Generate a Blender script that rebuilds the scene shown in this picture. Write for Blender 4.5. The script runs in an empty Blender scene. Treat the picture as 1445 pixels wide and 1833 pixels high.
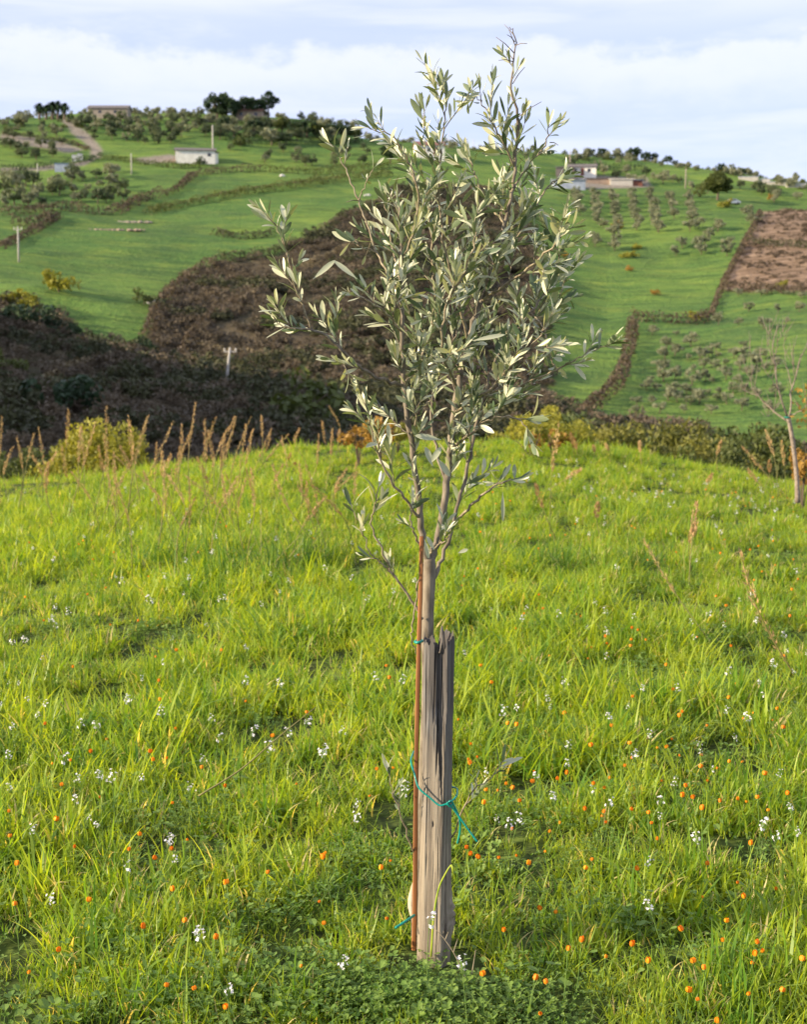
import bpy, math, random
import numpy as np
from mathutils import Vector, Matrix
R_ = math.radians
rng = np.random.default_rng(7)
random.seed(7)
SC = bpy.context.scene
COL = SC.collection

# ------------------------------------------------------------------ camera
F = 2518.0; CX = 722.5; CY = 916.5; TH = R_(6.3); H = 1.40
cam = bpy.data.cameras.new('camera'); co = bpy.data.objects.new('camera', cam); COL.objects.link(co)
co.location = (0, 0, H); co.rotation_euler = (R_(90) - TH, 0, 0)
cam.sensor_fit = 'VERTICAL'; cam.sensor_height = 36; cam.lens = F / 1833 * 36
cam.clip_start = 0.05; cam.clip_end = 6000
cam.dof.use_dof = True; cam.dof.focus_distance = 3.2; cam.dof.aperture_fstop = 8.5
SC.camera = co
SC.render.engine = 'CYCLES'; SC.cycles.max_bounces = 5; SC.cycles.diffuse_bounces = 3; SC.cycles.transmission_bounces = 3; SC.cycles.glossy_bounces = 2

# ------------------------------------------------------------------ light and sky
SUN_EL = 19.0; BETA = 15.0          # the sun stands to the left, a little behind the camera
sd = Vector((-math.cos(R_(BETA)) * math.cos(R_(SUN_EL)), -math.sin(R_(BETA)) * math.cos(R_(SUN_EL)), math.sin(R_(SUN_EL))))
sl = bpy.data.lights.new('sun', 'SUN'); so = bpy.data.objects.new('sun', sl); COL.objects.link(so)
so.rotation_euler = (-sd).to_track_quat('-Z', 'Y').to_euler()
sl.energy = 5.0; sl.angle = R_(0.5); sl.color = (1.0, 0.82, 0.56)
world = bpy.data.worlds.new('World'); SC.world = world; world.use_nodes = True
wt = world.node_tree; wt.nodes.clear()
def N(nt, typ, **kw):
    n = nt.nodes.new(typ)
    for k, v in kw.items():
        if k[0] == '_': n.inputs[k[1:].replace('_', ' ')].default_value = v
        else: setattr(n, k, v)
    return n
def math_(nt, op, a, b=None, c=None, clamp=False):
    n = nt.nodes.new('ShaderNodeMath'); n.operation = op; n.use_clamp = clamp
    for i, v in enumerate((a, b, c)):
        if v is None: continue
        if isinstance(v, (int, float)): n.inputs[i].default_value = v
        else: nt.links.new(v, n.inputs[i])
    return n.outputs[0]
def mixc(nt, f, a, b, mode='MIX'):
    n = nt.nodes.new('ShaderNodeMix'); n.data_type = 'RGBA'; n.blend_type = mode
    for i, v in ((0, f), (6, a), (7, b)):
        if isinstance(v, (int, float)): n.inputs[i].default_value = v
        elif isinstance(v, tuple): n.inputs[i].default_value = (v[0], v[1], v[2], 1)
        else: nt.links.new(v, n.inputs[i])
    return n.outputs[2]
def ramp01(nt, v, lo, hi):
    n = nt.nodes.new('ShaderNodeMapRange'); n.interpolation_type = 'SMOOTHSTEP'
    nt.links.new(v, n.inputs[0]); n.inputs[1].default_value = lo; n.inputs[2].default_value = hi
    return n.outputs[0]
sky = N(wt, 'ShaderNodeTexSky', sky_type='NISHITA', sun_disc=False)
sky.sun_elevation = R_(SUN_EL); sky.sun_rotation = math.atan2(sd.x, sd.y)
sky.air_density = 1.0; sky.dust_density = 0.6; sky.ozone_density = 2.0
tc = N(wt, 'ShaderNodeTexCoord'); sep = N(wt, 'ShaderNodeSeparateXYZ'); wt.links.new(tc.outputs['Generated'], sep.inputs[0])
def wnoise(scale, zs, det=5, rough=.55, off=(0, 0, 0)):
    m = N(wt, 'ShaderNodeMapping'); m.inputs['Scale'].default_value = (1, 1, zs); m.inputs['Location'].default_value = off
    wt.links.new(tc.outputs['Generated'], m.inputs[0])
    n = N(wt, 'ShaderNodeTexNoise', _Scale=scale, _Detail=det, _Roughness=rough); wt.links.new(m.outputs[0], n.inputs[0])
    return n.outputs[0]
e = sep.outputs[2]
bump1 = wnoise(9, 1.6, 6, .6, (3.1, .2, 0)); bump2 = wnoise(34, 2.0, 4, .6)
etop = math_(wt, 'ADD', math_(wt, 'MULTIPLY', math_(wt, 'SUBTRACT', bump1, .5), .075), .209)
etop = math_(wt, 'ADD', etop, math_(wt, 'MULTIPLY', math_(wt, 'SUBTRACT', bump2, .5), .022))
dd = math_(wt, 'SUBTRACT', etop, e)                    # depth below the cloud bank's top
edge = ramp01(wt, dd, -0.004, 0.010)
fade = math_(wt, 'SUBTRACT', 1.0, ramp01(wt, dd, .006, .062))
bank = math_(wt, 'MULTIPLY', edge, fade)
streak = ramp01(wt, wnoise(3.2, 13, 5, .55, (0, 0, .35)), .46, .66)
low = math_(wt, 'MULTIPLY', ramp01(wt, wnoise(6, 4, 5, .6, (5, 1, 0)), .48, .68), .5)
high = math_(wt, 'MULTIPLY', ramp01(wt, e, .205, .25), ramp01(wt, wnoise(3.5, 6, 5, .5, (1, 7, 2)), .33, .55))
m = math_(wt, 'MAXIMUM', math_(wt, 'MAXIMUM', math_(wt, 'MULTIPLY', bank, .62), math_(wt, 'MULTIPLY', streak, .45)), math_(wt, 'MAXIMUM', math_(wt, 'MULTIPLY', low, .7), math_(wt, 'MULTIPLY', high, .8)))
skyc = mixc(wt, .74, sky.outputs[0], (4.7, 5.2, 7.5))    # thin veil of high haze over the blue
cloudc = mixc(wt, bump2, (5.9, 6.1, 7.0), (6.7, 6.65, 7.1))
full = mixc(wt, math_(wt, 'MULTIPLY', m, .9), skyc, cloudc)
bg = N(wt, 'ShaderNodeBackground'); bg.inputs[1].default_value = 0.085; wt.links.new(full, bg.inputs[0])
wo = N(wt, 'ShaderNodeOutputWorld'); wt.links.new(bg.outputs[0], wo.inputs[0])
SC.view_settings.view_transform = 'Standard'; SC.view_settings.look = 'None'
SC.view_settings.exposure = 1.02; SC.view_settings.gamma = 1.0

# ------------------------------------------------------------------ helpers
def ray(px, py):
    u = (np.asarray(px, float) - CX) / F; v = (CY - np.asarray(py, float)) / F
    return u, v * math.sin(TH) + math.cos(TH), v * math.cos(TH) - math.sin(TH)
def P(px, py, Y):
    a, b, c = ray(px, py); t = Y / b
    return np.stack([a * t, Y + 0 * a, H + c * t], -1)
def proj(x, y, z):
    z = z - H; f = y * math.cos(TH) - z * math.sin(TH); up = y * math.sin(TH) + z * math.cos(TH)
    f = np.where(f > .01, f, .01)
    return CX + F * x / f, CY - F * up / f
def te_of(px, py):
    a, b, c = ray(px, py); return c / np.hypot(a, b)
def hsh(i, j, s):
    n = (i.astype(np.int64) * 374761393 + j.astype(np.int64) * 668265263 + s * 982451653) & 0x7fffffff
    n = ((n ^ (n >> 13)) * 1274126177) & 0x7fffffff
    n = n ^ (n >> 16)
    return (n & 0xffff) / 65535.0
def vn(x, y, s=0):
    x, y = np.broadcast_arrays(np.asarray(x, float), np.asarray(y, float))
    i = np.floor(x); j = np.floor(y); fx = x - i; fy = y - j
    fx = fx * fx * (3 - 2 * fx); fy = fy * fy * (3 - 2 * fy)
    i = i.astype(np.int64); j = j.astype(np.int64)
    return (hsh(i, j, s) * (1 - fx) + hsh(i + 1, j, s) * fx) * (1 - fy) + (hsh(i, j + 1, s) * (1 - fx) + hsh(i + 1, j + 1, s) * fx) * fy
def fbm(x, y, s=0, o=4):
    r = 0; a = .5
    for k in range(o):
        r = r + a * vn(x * 2 ** k, y * 2 ** k, s + k * 17); a *= .5
    return r / (1 - .5 ** o)
def mesh(name, V, Fs, mat=None, smooth=False, attr=None):
    """V (n,3); Fs (m,k) array or a list of such arrays; attr {name: per-vertex floats}"""
    V = np.asarray(V, np.float32)
    if not isinstance(Fs, list): Fs = [Fs]
    Fs = [np.asarray(f, np.int32) for f in Fs if len(f)]
    me = bpy.data.meshes.new(name)
    me.vertices.add(len(V)); me.vertices.foreach_set('co', V.ravel())
    loops = np.concatenate([f.ravel() for f in Fs]); cnt = np.concatenate([np.full(len(f), f.shape[1], np.int32) for f in Fs])
    me.loops.add(len(loops)); me.loops.foreach_set('vertex_index', loops)
    me.polygons.add(len(cnt)); st = np.concatenate([[0], np.cumsum(cnt)[:-1]]).astype(np.int32)
    me.polygons.foreach_set('loop_start', st); me.polygons.foreach_set('loop_total', cnt)
    me.polygons.foreach_set('use_smooth', np.full(len(cnt), smooth))
    me.update(calc_edges=True); me.validate()
    for k, v in (attr or {}).items():
        a = me.attributes.new(k, 'FLOAT', 'POINT'); a.data.foreach_set('value', np.asarray(v, np.float32))
    if mat: me.materials.append(mat)
    return me
def link(name, me, parent=None, loc=None, rz=0):
    o = bpy.data.objects.new(name, me); COL.objects.link(o)
    if parent: o.parent = parent
    if loc is not None: o.location = loc
    if rz: o.rotation_euler = (0, 0, rz)
    return o
def tag(o, label, cat=None, group=None, kind=None):
    o['label'] = label
    if cat: o['category'] = cat
    if group: o['group'] = group
    if kind: o['kind'] = kind
    return o
def empty(name, loc, rz=0):
    o = bpy.data.objects.new(name, None); COL.objects.link(o); o.location = loc; o.rotation_euler = (0, 0, rz); o.empty_display_size = .1
    return o
def copy_tree(o, loc=None, rot=None, scale=None):
    c = o.copy(); COL.objects.link(c)
    if loc is not None: c.location = loc
    if rot is not None: c.rotation_euler = rot
    if scale is not None: c.scale = scale if hasattr(scale, '__len__') else (scale,) * 3
    for ch in o.children:
        d = ch.copy(); COL.objects.link(d); d.parent = c
        for g in ch.children:
            q = g.copy(); COL.objects.link(q); q.parent = d
    return c
class Acc:
    def __init__(s): s.V = []; s.F3 = []; s.F4 = []; s.n = 0; s.A = {}
    def add(s, V, Fs, **attr):
        V = np.asarray(V, float)
        for f in (Fs if isinstance(Fs, list) else [Fs]):
            f = np.asarray(f)
            if len(f): (s.F3 if f.shape[1] == 3 else s.F4).append(f + s.n)
        for k, v in attr.items(): s.A.setdefault(k, []).append(np.broadcast_to(v, (len(V),)))
        s.V.append(V); s.n += len(V)
    def mesh(s, name, mat, smooth=False):
        Fs = []
        if s.F3: Fs.append(np.concatenate(s.F3))
        if s.F4: Fs.append(np.concatenate(s.F4))
        return mesh(name, np.concatenate(s.V), Fs, mat, smooth, {k: np.concatenate(v) for k, v in s.A.items()})
def smoothpath(pts, n):
    """Catmull-Rom through rows of pts (any number of columns)"""
    p = np.asarray(pts, float); k = len(p)
    e = np.vstack([2 * p[0] - p[1], p, 2 * p[-1] - p[-2]])
    t = np.linspace(0, k - 1 - 1e-6, n); i = t.astype(int); f = (t - i)[:, None]
    a, b, c, d = e[i], e[i + 1], e[i + 2], e[i + 3]
    return .5 * (2 * b + (c - a) * f + (2 * a - 5 * b + 4 * c - d) * f ** 2 + (3 * b - a - 3 * c + d) * f ** 3)
def tube(pts, rad, sides=8, closed_end=True):
    p = np.asarray(pts, float); n = len(p); rad = np.broadcast_to(rad, (n,))
    t = np.gradient(p, axis=0); t /= np.linalg.norm(t, axis=1)[:, None] + 1e-12
    ref = np.array([0, 0, 1.]) if abs(t[0][2]) < .9 else np.array([0, 1., 0])
    a = np.cross(t[0], ref); a /= np.linalg.norm(a)
    an = np.linspace(0, 2 * math.pi, sides, endpoint=False); V = []
    for i in range(n):
        a = a - t[i] * np.dot(a, t[i]); a /= np.linalg.norm(a) + 1e-12
        b = np.cross(t[i], a)
        V.append(p[i] + rad[i] * (np.cos(an)[:, None] * a + np.sin(an)[:, None] * b))
    V = np.concatenate(V); Fq = []
    j = np.arange(sides); k = (j + 1) % sides
    for i in range(n - 1): Fq.append(np.stack([i * sides + j, i * sides + k, (i + 1) * sides + k, (i + 1) * sides + j], 1))
    V = np.vstack([V, p[0], p[-1]]); c0 = n * sides
    tri = np.concatenate([np.stack([k, j, np.full(sides, c0)], 1), np.stack([(n - 1) * sides + j, (n - 1) * sides + k, np.full(sides, c0 + 1)], 1)])
    return V, [np.concatenate(Fq), tri]
def box(x0, x1, y0, y1, z0, z1):
    V = np.array([(x, y, z) for z in (z0, z1) for y in (y0, y1) for x in (x0, x1)], float)
    return V, np.array([(0, 2, 3, 1), (4, 5, 7, 6), (0, 1, 5, 4), (2, 6, 7, 3), (0, 4, 6, 2), (1, 3, 7, 5)])
def unit(n, r=rng):
    v = r.normal(size=(n, 3)); return v / np.linalg.norm(v, axis=1)[:, None]
def cards(C, size, r=rng, aspect=1.9, nrm=None, jit=1.0):
    """leaf-shaped rhombi at the centres C"""
    n = len(C); size = np.broadcast_to(size, (n,))[:, None]
    nn = unit(n, r) if nrm is None else nrm + jit * unit(n, r)
    nn /= np.linalg.norm(nn, axis=1)[:, None]
    a = np.cross(nn, unit(n, r)); a /= np.linalg.norm(a, axis=1)[:, None]; b = np.cross(nn, a)
    a = a * size; b = b * size / aspect
    V = np.stack([C - a, C - b + a * .1, C + a, C + b + a * .1], 1).reshape(-1, 3)
    return V, np.arange(4 * n).reshape(-1, 4)

# ------------------------------------------------------------------ materials
def newmat(name):
    m = bpy.data.materials.new(name); m.use_nodes = True; nt = m.node_tree; nt.nodes.clear()
    return m, nt
def finish(nt, sh): o = N(nt, 'ShaderNodeOutputMaterial'); nt.links.new(sh, o.inputs[0])
def tnoise(nt, scale, det=4, rough=.55, vec=(1, 1, 1), coord='Object', off=(0, 0, 0)):
    t = N(nt, 'ShaderNodeTexCoord'); m = N(nt, 'ShaderNodeMapping'); m.inputs['Scale'].default_value = vec; m.inputs['Location'].default_value = off
    nt.links.new(t.outputs[coord], m.inputs[0])
    n = N(nt, 'ShaderNodeTexNoise', _Scale=scale, _Detail=det, _Roughness=rough); nt.links.new(m.outputs[0], n.inputs[0])
    return n.outputs[0]
def attrf(nt, name): return N(nt, 'ShaderNodeAttribute', attribute_name=name).outputs['Fac']
def principled(nt, col, rough=.8, spec=.3, bump=None, bstr=.3, bdist=.01):
    p = N(nt, 'ShaderNodeBsdfPrincipled'); p.inputs['Roughness'].default_value = rough; p.inputs['Specular IOR Level'].default_value = spec
    if isinstance(col, tuple): p.inputs[0].default_value = (*col, 1)
    else: nt.links.new(col, p.inputs[0])
    if bump is not None:
        b = N(nt, 'ShaderNodeBump'); b.inputs['Strength'].default_value = bstr; b.inputs['Distance'].default_value = bdist
        nt.links.new(bump, b.inputs['Height']); nt.links.new(b.outputs[0], p.inputs['Normal'])
    return p.outputs[0]
def plain(name, a, b=None, scale=8, rough=.8, spec=.3, bstr=.3, bdist=.01, vec=(1, 1, 1)):
    m, nt = newmat(name); n = tnoise(nt, scale, vec=vec); b = b or tuple(v * .7 for v in a)
    finish(nt, principled(nt, mixc(nt, ramp01(nt, n, .3, .7), b, a), rough, spec, n, bstr, bdist)); return m
def leafmat(name, cols, trans=.35, tcol=None, rough=.55, spec=.25, back=None, rnd=.5, pos=False):
    """cols: (dark, light); the vertex attribute 'tint' and the object's random number move between them"""
    m, nt = newmat(name); t = attrf(nt, 'tint')
    oi = ramp01(nt, tnoise(nt, 5, 4, .6), .33, .67) if pos else N(nt, 'ShaderNodeObjectInfo').outputs['Random']
    f = math_(nt, 'ADD', math_(nt, 'MULTIPLY', t, 1 - rnd), math_(nt, 'MULTIPLY', oi, rnd), clamp=True)
    c = mixc(nt, f, cols[0], cols[1])
    if len(cols) > 2: c = mixc(nt, ramp01(nt, t, .86, .95), c, cols[2])
    if back:
        g = N(nt, 'ShaderNodeNewGeometry'); c = mixc(nt, g.outputs['Backfacing'], c, mixc(nt, f, back[0], back[1]))
    sh = principled(nt, c, rough, spec)
    if trans > 0:
        tr = N(nt, 'ShaderNodeBsdfTranslucent'); nt.links.new(mixc(nt, 1.0, c, tcol or (1.3, 1.25, .55), 'MULTIPLY'), tr.inputs[0])
        mx = N(nt, 'ShaderNodeMixShader'); mx.inputs[0].default_value = trans
        nt.links.new(sh, mx.inputs[1]); nt.links.new(tr.outputs[0], mx.inputs[2]); sh = mx.outputs[0]
    finish(nt, sh); return m
M = {}
M['grass'] = leafmat('grass_blade', ((.085, .22, .03), (.42, .50, .05), (.58, .50, .24)), .52, (1.75, 1.5, .4), .42, .35, rnd=.45, pos=True)
M['tussock'] = leafmat('tussock_blade', ((.05, .13, .022), (.17, .29, .04), (.38, .33, .14)), .4, (1.5, 1.4, .4), .45, .3, rnd=.1)
M['clover'] = leafmat('weed_leaf', ((.10, .20, .03), (.24, .34, .07)), .4, (1.4, 1.35, .4), .5, .4, rnd=.3, pos=True)
M['olive'] = leafmat('olive_leaf', ((.075, .120, .070), (.25, .30, .19)), .22, (1.5, 1.4, .5), .33, .55, back=((.38, .41, .30), (.58, .59, .43)), rnd=0)
M['far_olive'] = leafmat('olive_crown', ((.12, .14, .085), (.31, .32, .21)), .15, rnd=.5)
M['darkolive'] = leafmat('olive_crown_green', ((.045, .07, .035), (.15, .18, .09)), .15, rnd=.6)
M['dark_leaf'] = leafmat('dark_crown', ((.018, .04, .02), (.05, .085, .032)), .12, rnd=.4)
M['bush'] = leafmat('bush_leaf', ((.05, .075, .022), (.13, .15, .04)), .2, rnd=.4)
M['yellowbush'] = leafmat('yellow_bush_leaf', ((.14, .16, .028), (.42, .38, .05)), .3, rnd=.3)
M['olivebush'] = leafmat('olive_green_bush_leaf', ((.07, .085, .022), (.25, .24, .05)), .25, rnd=.5)
M['orangebush'] = leafmat('orange_leaf', ((.22, .13, .035), (.50, .30, .06)), .3, rnd=.2)
M['scrub'] = leafmat('scrub_twig', ((.055, .046, .034), (.165, .130, .088), (.11, .12, .05)), .1, rnd=.6)
M['scrubgreen'] = leafmat('scrub_leaf', ((.035, .042, .022), (.085, .09, .038)), .1, rnd=.6)
M['hedge'] = leafmat('hedge_twig', ((.045, .036, .025), (.15, .11, .075), (.10, .12, .04)), .15, rnd=.2)
M['straw_hedge'] = leafmat('dry_bank_growth', ((.12, .10, .055), (.26, .21, .13)), .1, rnd=.2)
M['straw'] = leafmat('dry_straw', ((.33, .20, .09), (.62, .43, .22)), .3, (1.2, 1.1, .8), rnd=.5)
M['drystem'] = leafmat('grass_stem', ((.10, .14, .04), (.34, .26, .11)), .1, rnd=.5)
M['orange'] = leafmat('orange_petal', ((.72, .17, .01), (.98, .46, .02)), .25, (1.2, 1, .6), rnd=.6)
M['white'] = leafmat('white_petal', ((.78, .74, .80), (.90, .88, .88)), .25, (1, 1, 1), rnd=.5)
M['green_stem'] = plain('flower_stem', (.16, .26, .05), (.10, .18, .04), 30)
M['bark'] = plain('young_olive_bark', (.24, .205, .16), (.11, .09, .068), 60, .75, .3, .5, .003, (1, 1, .35))
M['twig'] = plain('olive_twig', (.33, .28, .20), (.17, .14, .09), 90, .7, .3, .4, .001)
M['farbark'] = plain('tree_bark', (.16, .12, .09), (.08, .06, .045), 6)
M['barebark'] = plain('bare_bark', (.30, .25, .21), (.17, .135, .11), 40, .8, .2, .4, .004)
M['stake'] = plain('brown_cane', (.30, .125, .045), (.17, .07, .028), 25, .6, .35, .4, .001, (1, 1, .12))
M['tie'] = plain('green_plastic', (.0, .27, .22), (.0, .20, .17), 60, .35, .5, .1, .0005)
M['concrete'] = plain('concrete', (.50, .48, .44), (.36, .34, .31), 3)
M['polewood'] = plain('pole_wood', (.36, .31, .26), (.24, .2, .17), 3)
M['render'] = plain('white_render', (.84, .81, .75), (.70, .67, .60), 1.2)
M['orangewall'] = plain('ochre_wall', (.50, .21, .08), (.35, .14, .06), 1)
M['tile'] = plain('roof_tile', (.24, .12, .085), (.14, .075, .06), 2.5, vec=(1, 6, 1))
M['greyroof'] = plain('grey_roof', (.17, .15, .145), (.10, .09, .09), 1.5)
M['metalroof'] = plain('metal_sheet', (.40, .44, .52), (.26, .30, .38), 1.0, .4, .5)
M['blue'] = plain('blue_sheet', (.10, .17, .32), (.07, .12, .24), 1.5, .5, .4)
M['rust'] = plain('rusty_sheet', (.28, .10, .06), (.12, .06, .05), 2)
M['glass'] = plain('dark_window', (.03, .035, .045), (.02, .02, .03), 1, .15, .6, 0)
M['rock'] = plain('pale_rock', (.60, .58, .56), (.42, .41, .40), 2.5, .9, .2, .6, .1)
M['car'] = plain('car_paint', (.62, .64, .68), (.5, .52, .55), 1, .3, .5, 0)
M['dirt'] = plain('packed_dirt', (.33, .25, .20), (.22, .17, .135), .6)
M['white_plastic'] = plain('pale_bark_base', (.62, .54, .42), (.36, .29, .21), 30, .7, .3, .5, .004)

# weathered wood of the post
def woodmat():
    m, nt = newmat('weathered_wood')
    fine = tnoise(nt, 260, 5, .6, (1, 1, .035)); grain = tnoise(nt, 70, 4, .6, (1, 1, .05)); big = tnoise(nt, 14, 3, .5, (1, 1, .4))
    t = N(nt, 'ShaderNodeTexCoord'); sp = N(nt, 'ShaderNodeSeparateXYZ'); nt.links.new(t.outputs['Object'], sp.inputs[0])
    low = ramp01(nt, math_(nt, 'ADD', sp.outputs[2], math_(nt, 'MULTIPLY', math_(nt, 'SUBTRACT', big, .5), .5)), .75, .25)
    c = mixc(nt, low, (.135, .128, .125), (.275, .235, .185))
    c = mixc(nt, ramp01(nt, grain, .38, .62), mixc(nt, 1.0, c, (.62, .60, .60), 'MULTIPLY'), c)
    c = mixc(nt, math_(nt, 'MULTIPLY', ramp01(nt, fine, .56, .70), .75), c, (.075, .06, .05))
    c = mixc(nt, math_(nt, 'MULTIPLY', ramp01(nt, big, .55, .75), .35), c, (.42, .42, .43))
    c = mixc(nt, math_(nt, 'MULTIPLY', ramp01(nt, tnoise(nt, 38, 4, .7, (1, 1, .5), off=(3, 1, 2)), .56, .72), .45), c, (.12, .10, .085))
    c = mixc(nt, attrf(nt, 'crack_shade'), c, (.07, .055, .048))
    hgt = math_(nt, 'ADD', math_(nt, 'MULTIPLY', fine, .5), grain)
    finish(nt, principled(nt, c, .85, .25, hgt, .9, .004)); return m
M['wood'] = woodmat()

# ------------------------------------------------------------------ terrain
CR = 18.0
cols = np.array([-700, -200, 0, 180, 360, 540, 722, 900, 1083, 1264, 1445, 1645, 2200.])
crest_py = np.array([890, 885, 868, 858, 838, 806, 795, 797, 812, 838, 872, 905, 930.])     # bare ground line, grass stands above it
TAB = {                                            # visible far ground: (screen row, distance) from the valley up to the ridge
 -700: [(900, 105), (700, 150), (560, 200), (440, 270), (330, 370), (240, 470)],
 -200: [(880, 105), (700, 150), (600, 185), (500, 240), (400, 300), (300, 390), (228, 480)],
 0:    [(870, 105), (700, 150), (600, 190), (500, 240), (400, 305), (300, 395), (216, 490)],
 180:  [(850, 105), (700, 160), (600, 198), (500, 250), (400, 310), (300, 400), (206, 510)],
 360:  [(840, 108), (690, 168), (600, 205), (490, 260), (400, 312), (300, 400), (207, 510)],
 540:  [(820, 112), (680, 172), (580, 212), (480, 262), (400, 312), (300, 405), (217, 500)],
 722:  [(815, 118), (650, 182), (560, 215), (480, 258), (400, 310), (310, 400), (258, 470)],
 900:  [(820, 125), (680, 185), (580, 225), (480, 275), (400, 330), (320, 410), (268, 480)],
 1083: [(820, 130), (745, 165), (600, 235), (450, 315), (380, 370), (330, 425), (281, 500)],
 1264: [(840, 125), (760, 165), (620, 225), (500, 285), (400, 350), (350, 410), (304, 490)],
 1445: [(860, 122), (790, 155), (620, 220), (510, 275), (400, 345), (365, 400), (333, 470)],
 1645: [(880, 120), (800, 155), (640, 220), (520, 280), (420, 350), (385, 400), (360, 460)],
 2200: [(900, 120), (820, 155), (660, 220), (560, 280), (480, 350), (445, 400), (430, 460)]}
RS = np.exp(np.linspace(math.log(CR), math.log(1500), 420))
def hermite(xs, ys, xq):
    xs = np.asarray(xs, float); ys = np.asarray(ys, float)
    d = np.diff(ys) / np.diff(xs); mm = np.concatenate([[d[0]], (d[1:] + d[:-1]) / 2, [d[-1]]])
    i = np.clip(np.searchsorted(xs, xq) - 1, 0, len(xs) - 2); h = xs[i + 1] - xs[i]; t = np.clip((xq - xs[i]) / h, 0, 1)
    return (2 * t ** 3 - 3 * t ** 2 + 1) * ys[i] + (t ** 3 - 2 * t ** 2 + t) * h * mm[i] + (3 * t ** 2 - 2 * t ** 3) * ys[i + 1] + (t ** 3 - t ** 2) * h * mm[i + 1]
colZ = []
for k, c in enumerate(cols):
    zc = H + CR * te_of(c, crest_py[k])
    rr = [CR, 21, 27, 36, 55, 80]; zz = [zc, zc - .38, zc - 1.6, zc - 3.6, zc - 7.2, zc - 9.5]
    for py, r in TAB[int(c)]: rr.append(r); zz.append(H + r * te_of(c, py))
    if c == -700: rr = [CR, 27, 55, 80, 110, 150, 190, 240, 300, 370, 470]; zz = [zc, zc - 1, -4, 1, 11, 23, 23, 27, 38, 56, 80]  # spur out of view at the left, added to throw shade over the ravine
    rr += [rr[-1] + 60, rr[-1] + 250, 1500]; zz += [zz[-1] - 3, zz[-1] - 45, -60]
    colZ.append(hermite(rr, zz, RS))
colZ = np.array(colZ)
AZC = np.arctan2((cols - CX) / F, math.cos(TH))
def base_height(x, y):
    x = np.asarray(x, float); y = np.asarray(y, float)
    r = np.hypot(x, y); az = np.arctan2(x, y)
    azc = np.clip(az, AZC[0], AZC[-1] - 1e-6)
    # smooth interpolation between columns
    i = np.clip(np.searchsorted(AZC, azc) - 1, 0, len(AZC) - 2); t = (azc - AZC[i]) / (AZC[i + 1] - AZC[i]); t = t * t * (3 - 2 * t) * .6 + t * .4
    ri = np.clip(np.log(np.maximum(r, CR) / CR) / math.log(1500 / CR) * (len(RS) - 1), 0, len(RS) - 1.001); j = ri.astype(int); f = ri - j
    def s(ii): return colZ[ii, j] * (1 - f) + colZ[ii, j + 1] * f
    zf = s(i) * (1 - t) + s(i + 1) * t
    # near meadow: gently rolling, level at the tree, meeting the crest
    q = np.clip((r - 3.2) / (CR - 3.2), 0, 1)
    zn = zf * (q ** 1.6)
    z = np.where(r < CR, zn, zf)
    front = np.clip((np.abs(az) - 1.0) / .8, 0, 1)                      # beside and behind the camera: level ground
    z = z * (1 - front) + front * np.where(r < CR, 0, -0.02 * (r - CR))
    hill = np.clip((r - 95) / 60, 0, 1)
    z = z + hill * ((fbm(x / 55, y / 55, 3) - .5) * 3.0 + (fbm(x / 14, y / 9, 5) - .5) * 1.1 + (fbm(x / 27, y / 24, 9, 2) - .5) * 3.2 * np.clip(1 - np.abs(r - 210) / 130, .25, 1))
    near = np.clip(1 - r / 30, 0, 1)
    z = z + near * (fbm(x / 1.1, y / 1.1, 11, 3) - .5) * .09
    return z
def g0(x, y): return base_height(x, y)
def hit(px, py, rmin=60, rmax=620, n=1400):
    """first crossing, beyond rmin, of the pixel's ray with the ground"""
    a, b, c = ray(px, py); h = math.hypot(a, b); r = np.linspace(rmin, rmax, n)
    x = a / h * r; y = b / h * r; z = H + c / h * r; d = z - g0(x, y)
    k = np.where((d[:-1] > 0) & (d[1:] <= 0))[0]
    if len(k) == 0:
        k = [int(np.argmin(np.abs(d)))]
    i = k[0]; return np.array([x[i], y[i], float(g0(x[i], y[i]))])
def inpoly(px, py, poly):
    poly = np.asarray(poly, float); px = np.asarray(px); c = np.zeros(px.shape, bool); j = len(poly) - 1
    for i in range(len(poly)):
        xi, yi = poly[i]; xj, yj = poly[j]
        if yi != yj: c ^= ((yi > py) != (yj > py)) & (px < (xj - xi) * (py - yi) / (yj - yi) + xi)
        j = i
    return c
RAVINE = [(-900, 560), (0, 540), (55, 545), (130, 578), (142, 592), (125, 606), (200, 612), (250, 622), (262, 600), (285, 556), (330, 508), (372, 478), (440, 464), (492, 458), (560, 420), (620, 386), (664, 362), (705, 345), (760, 335), (860, 335), (925, 360), (955, 410), (968, 480), (966, 600), (985, 700), (1040, 750), (1120, 764), (1275, 772), (1282, 800), (1450, 812), (2300, 840), (2300, 1100), (-900, 1100)]
BROWN = [(1365, 378), (1700, 372), (1700, 540), (1445, 522), (1340, 520), (1290, 518), (1304, 486), (1340, 420)]
DIRT = [[(108, 215), (120, 213), (160, 240), (183, 268), (180, 284), (166, 284), (158, 262), (130, 240)], [(240, 284), (300, 276), (332, 282), (325, 292), (258, 292)], [(0, 238), (60, 246), (110, 254), (150, 268), (120, 274), (60, 262), (0, 254)], [(1000, 312), (1160, 318), (1165, 336), (1000, 338)], [(0, 300), (60, 300), (150, 288), (170, 280), (172, 285), (150, 296), (70, 306), (0, 306)]]
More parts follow.
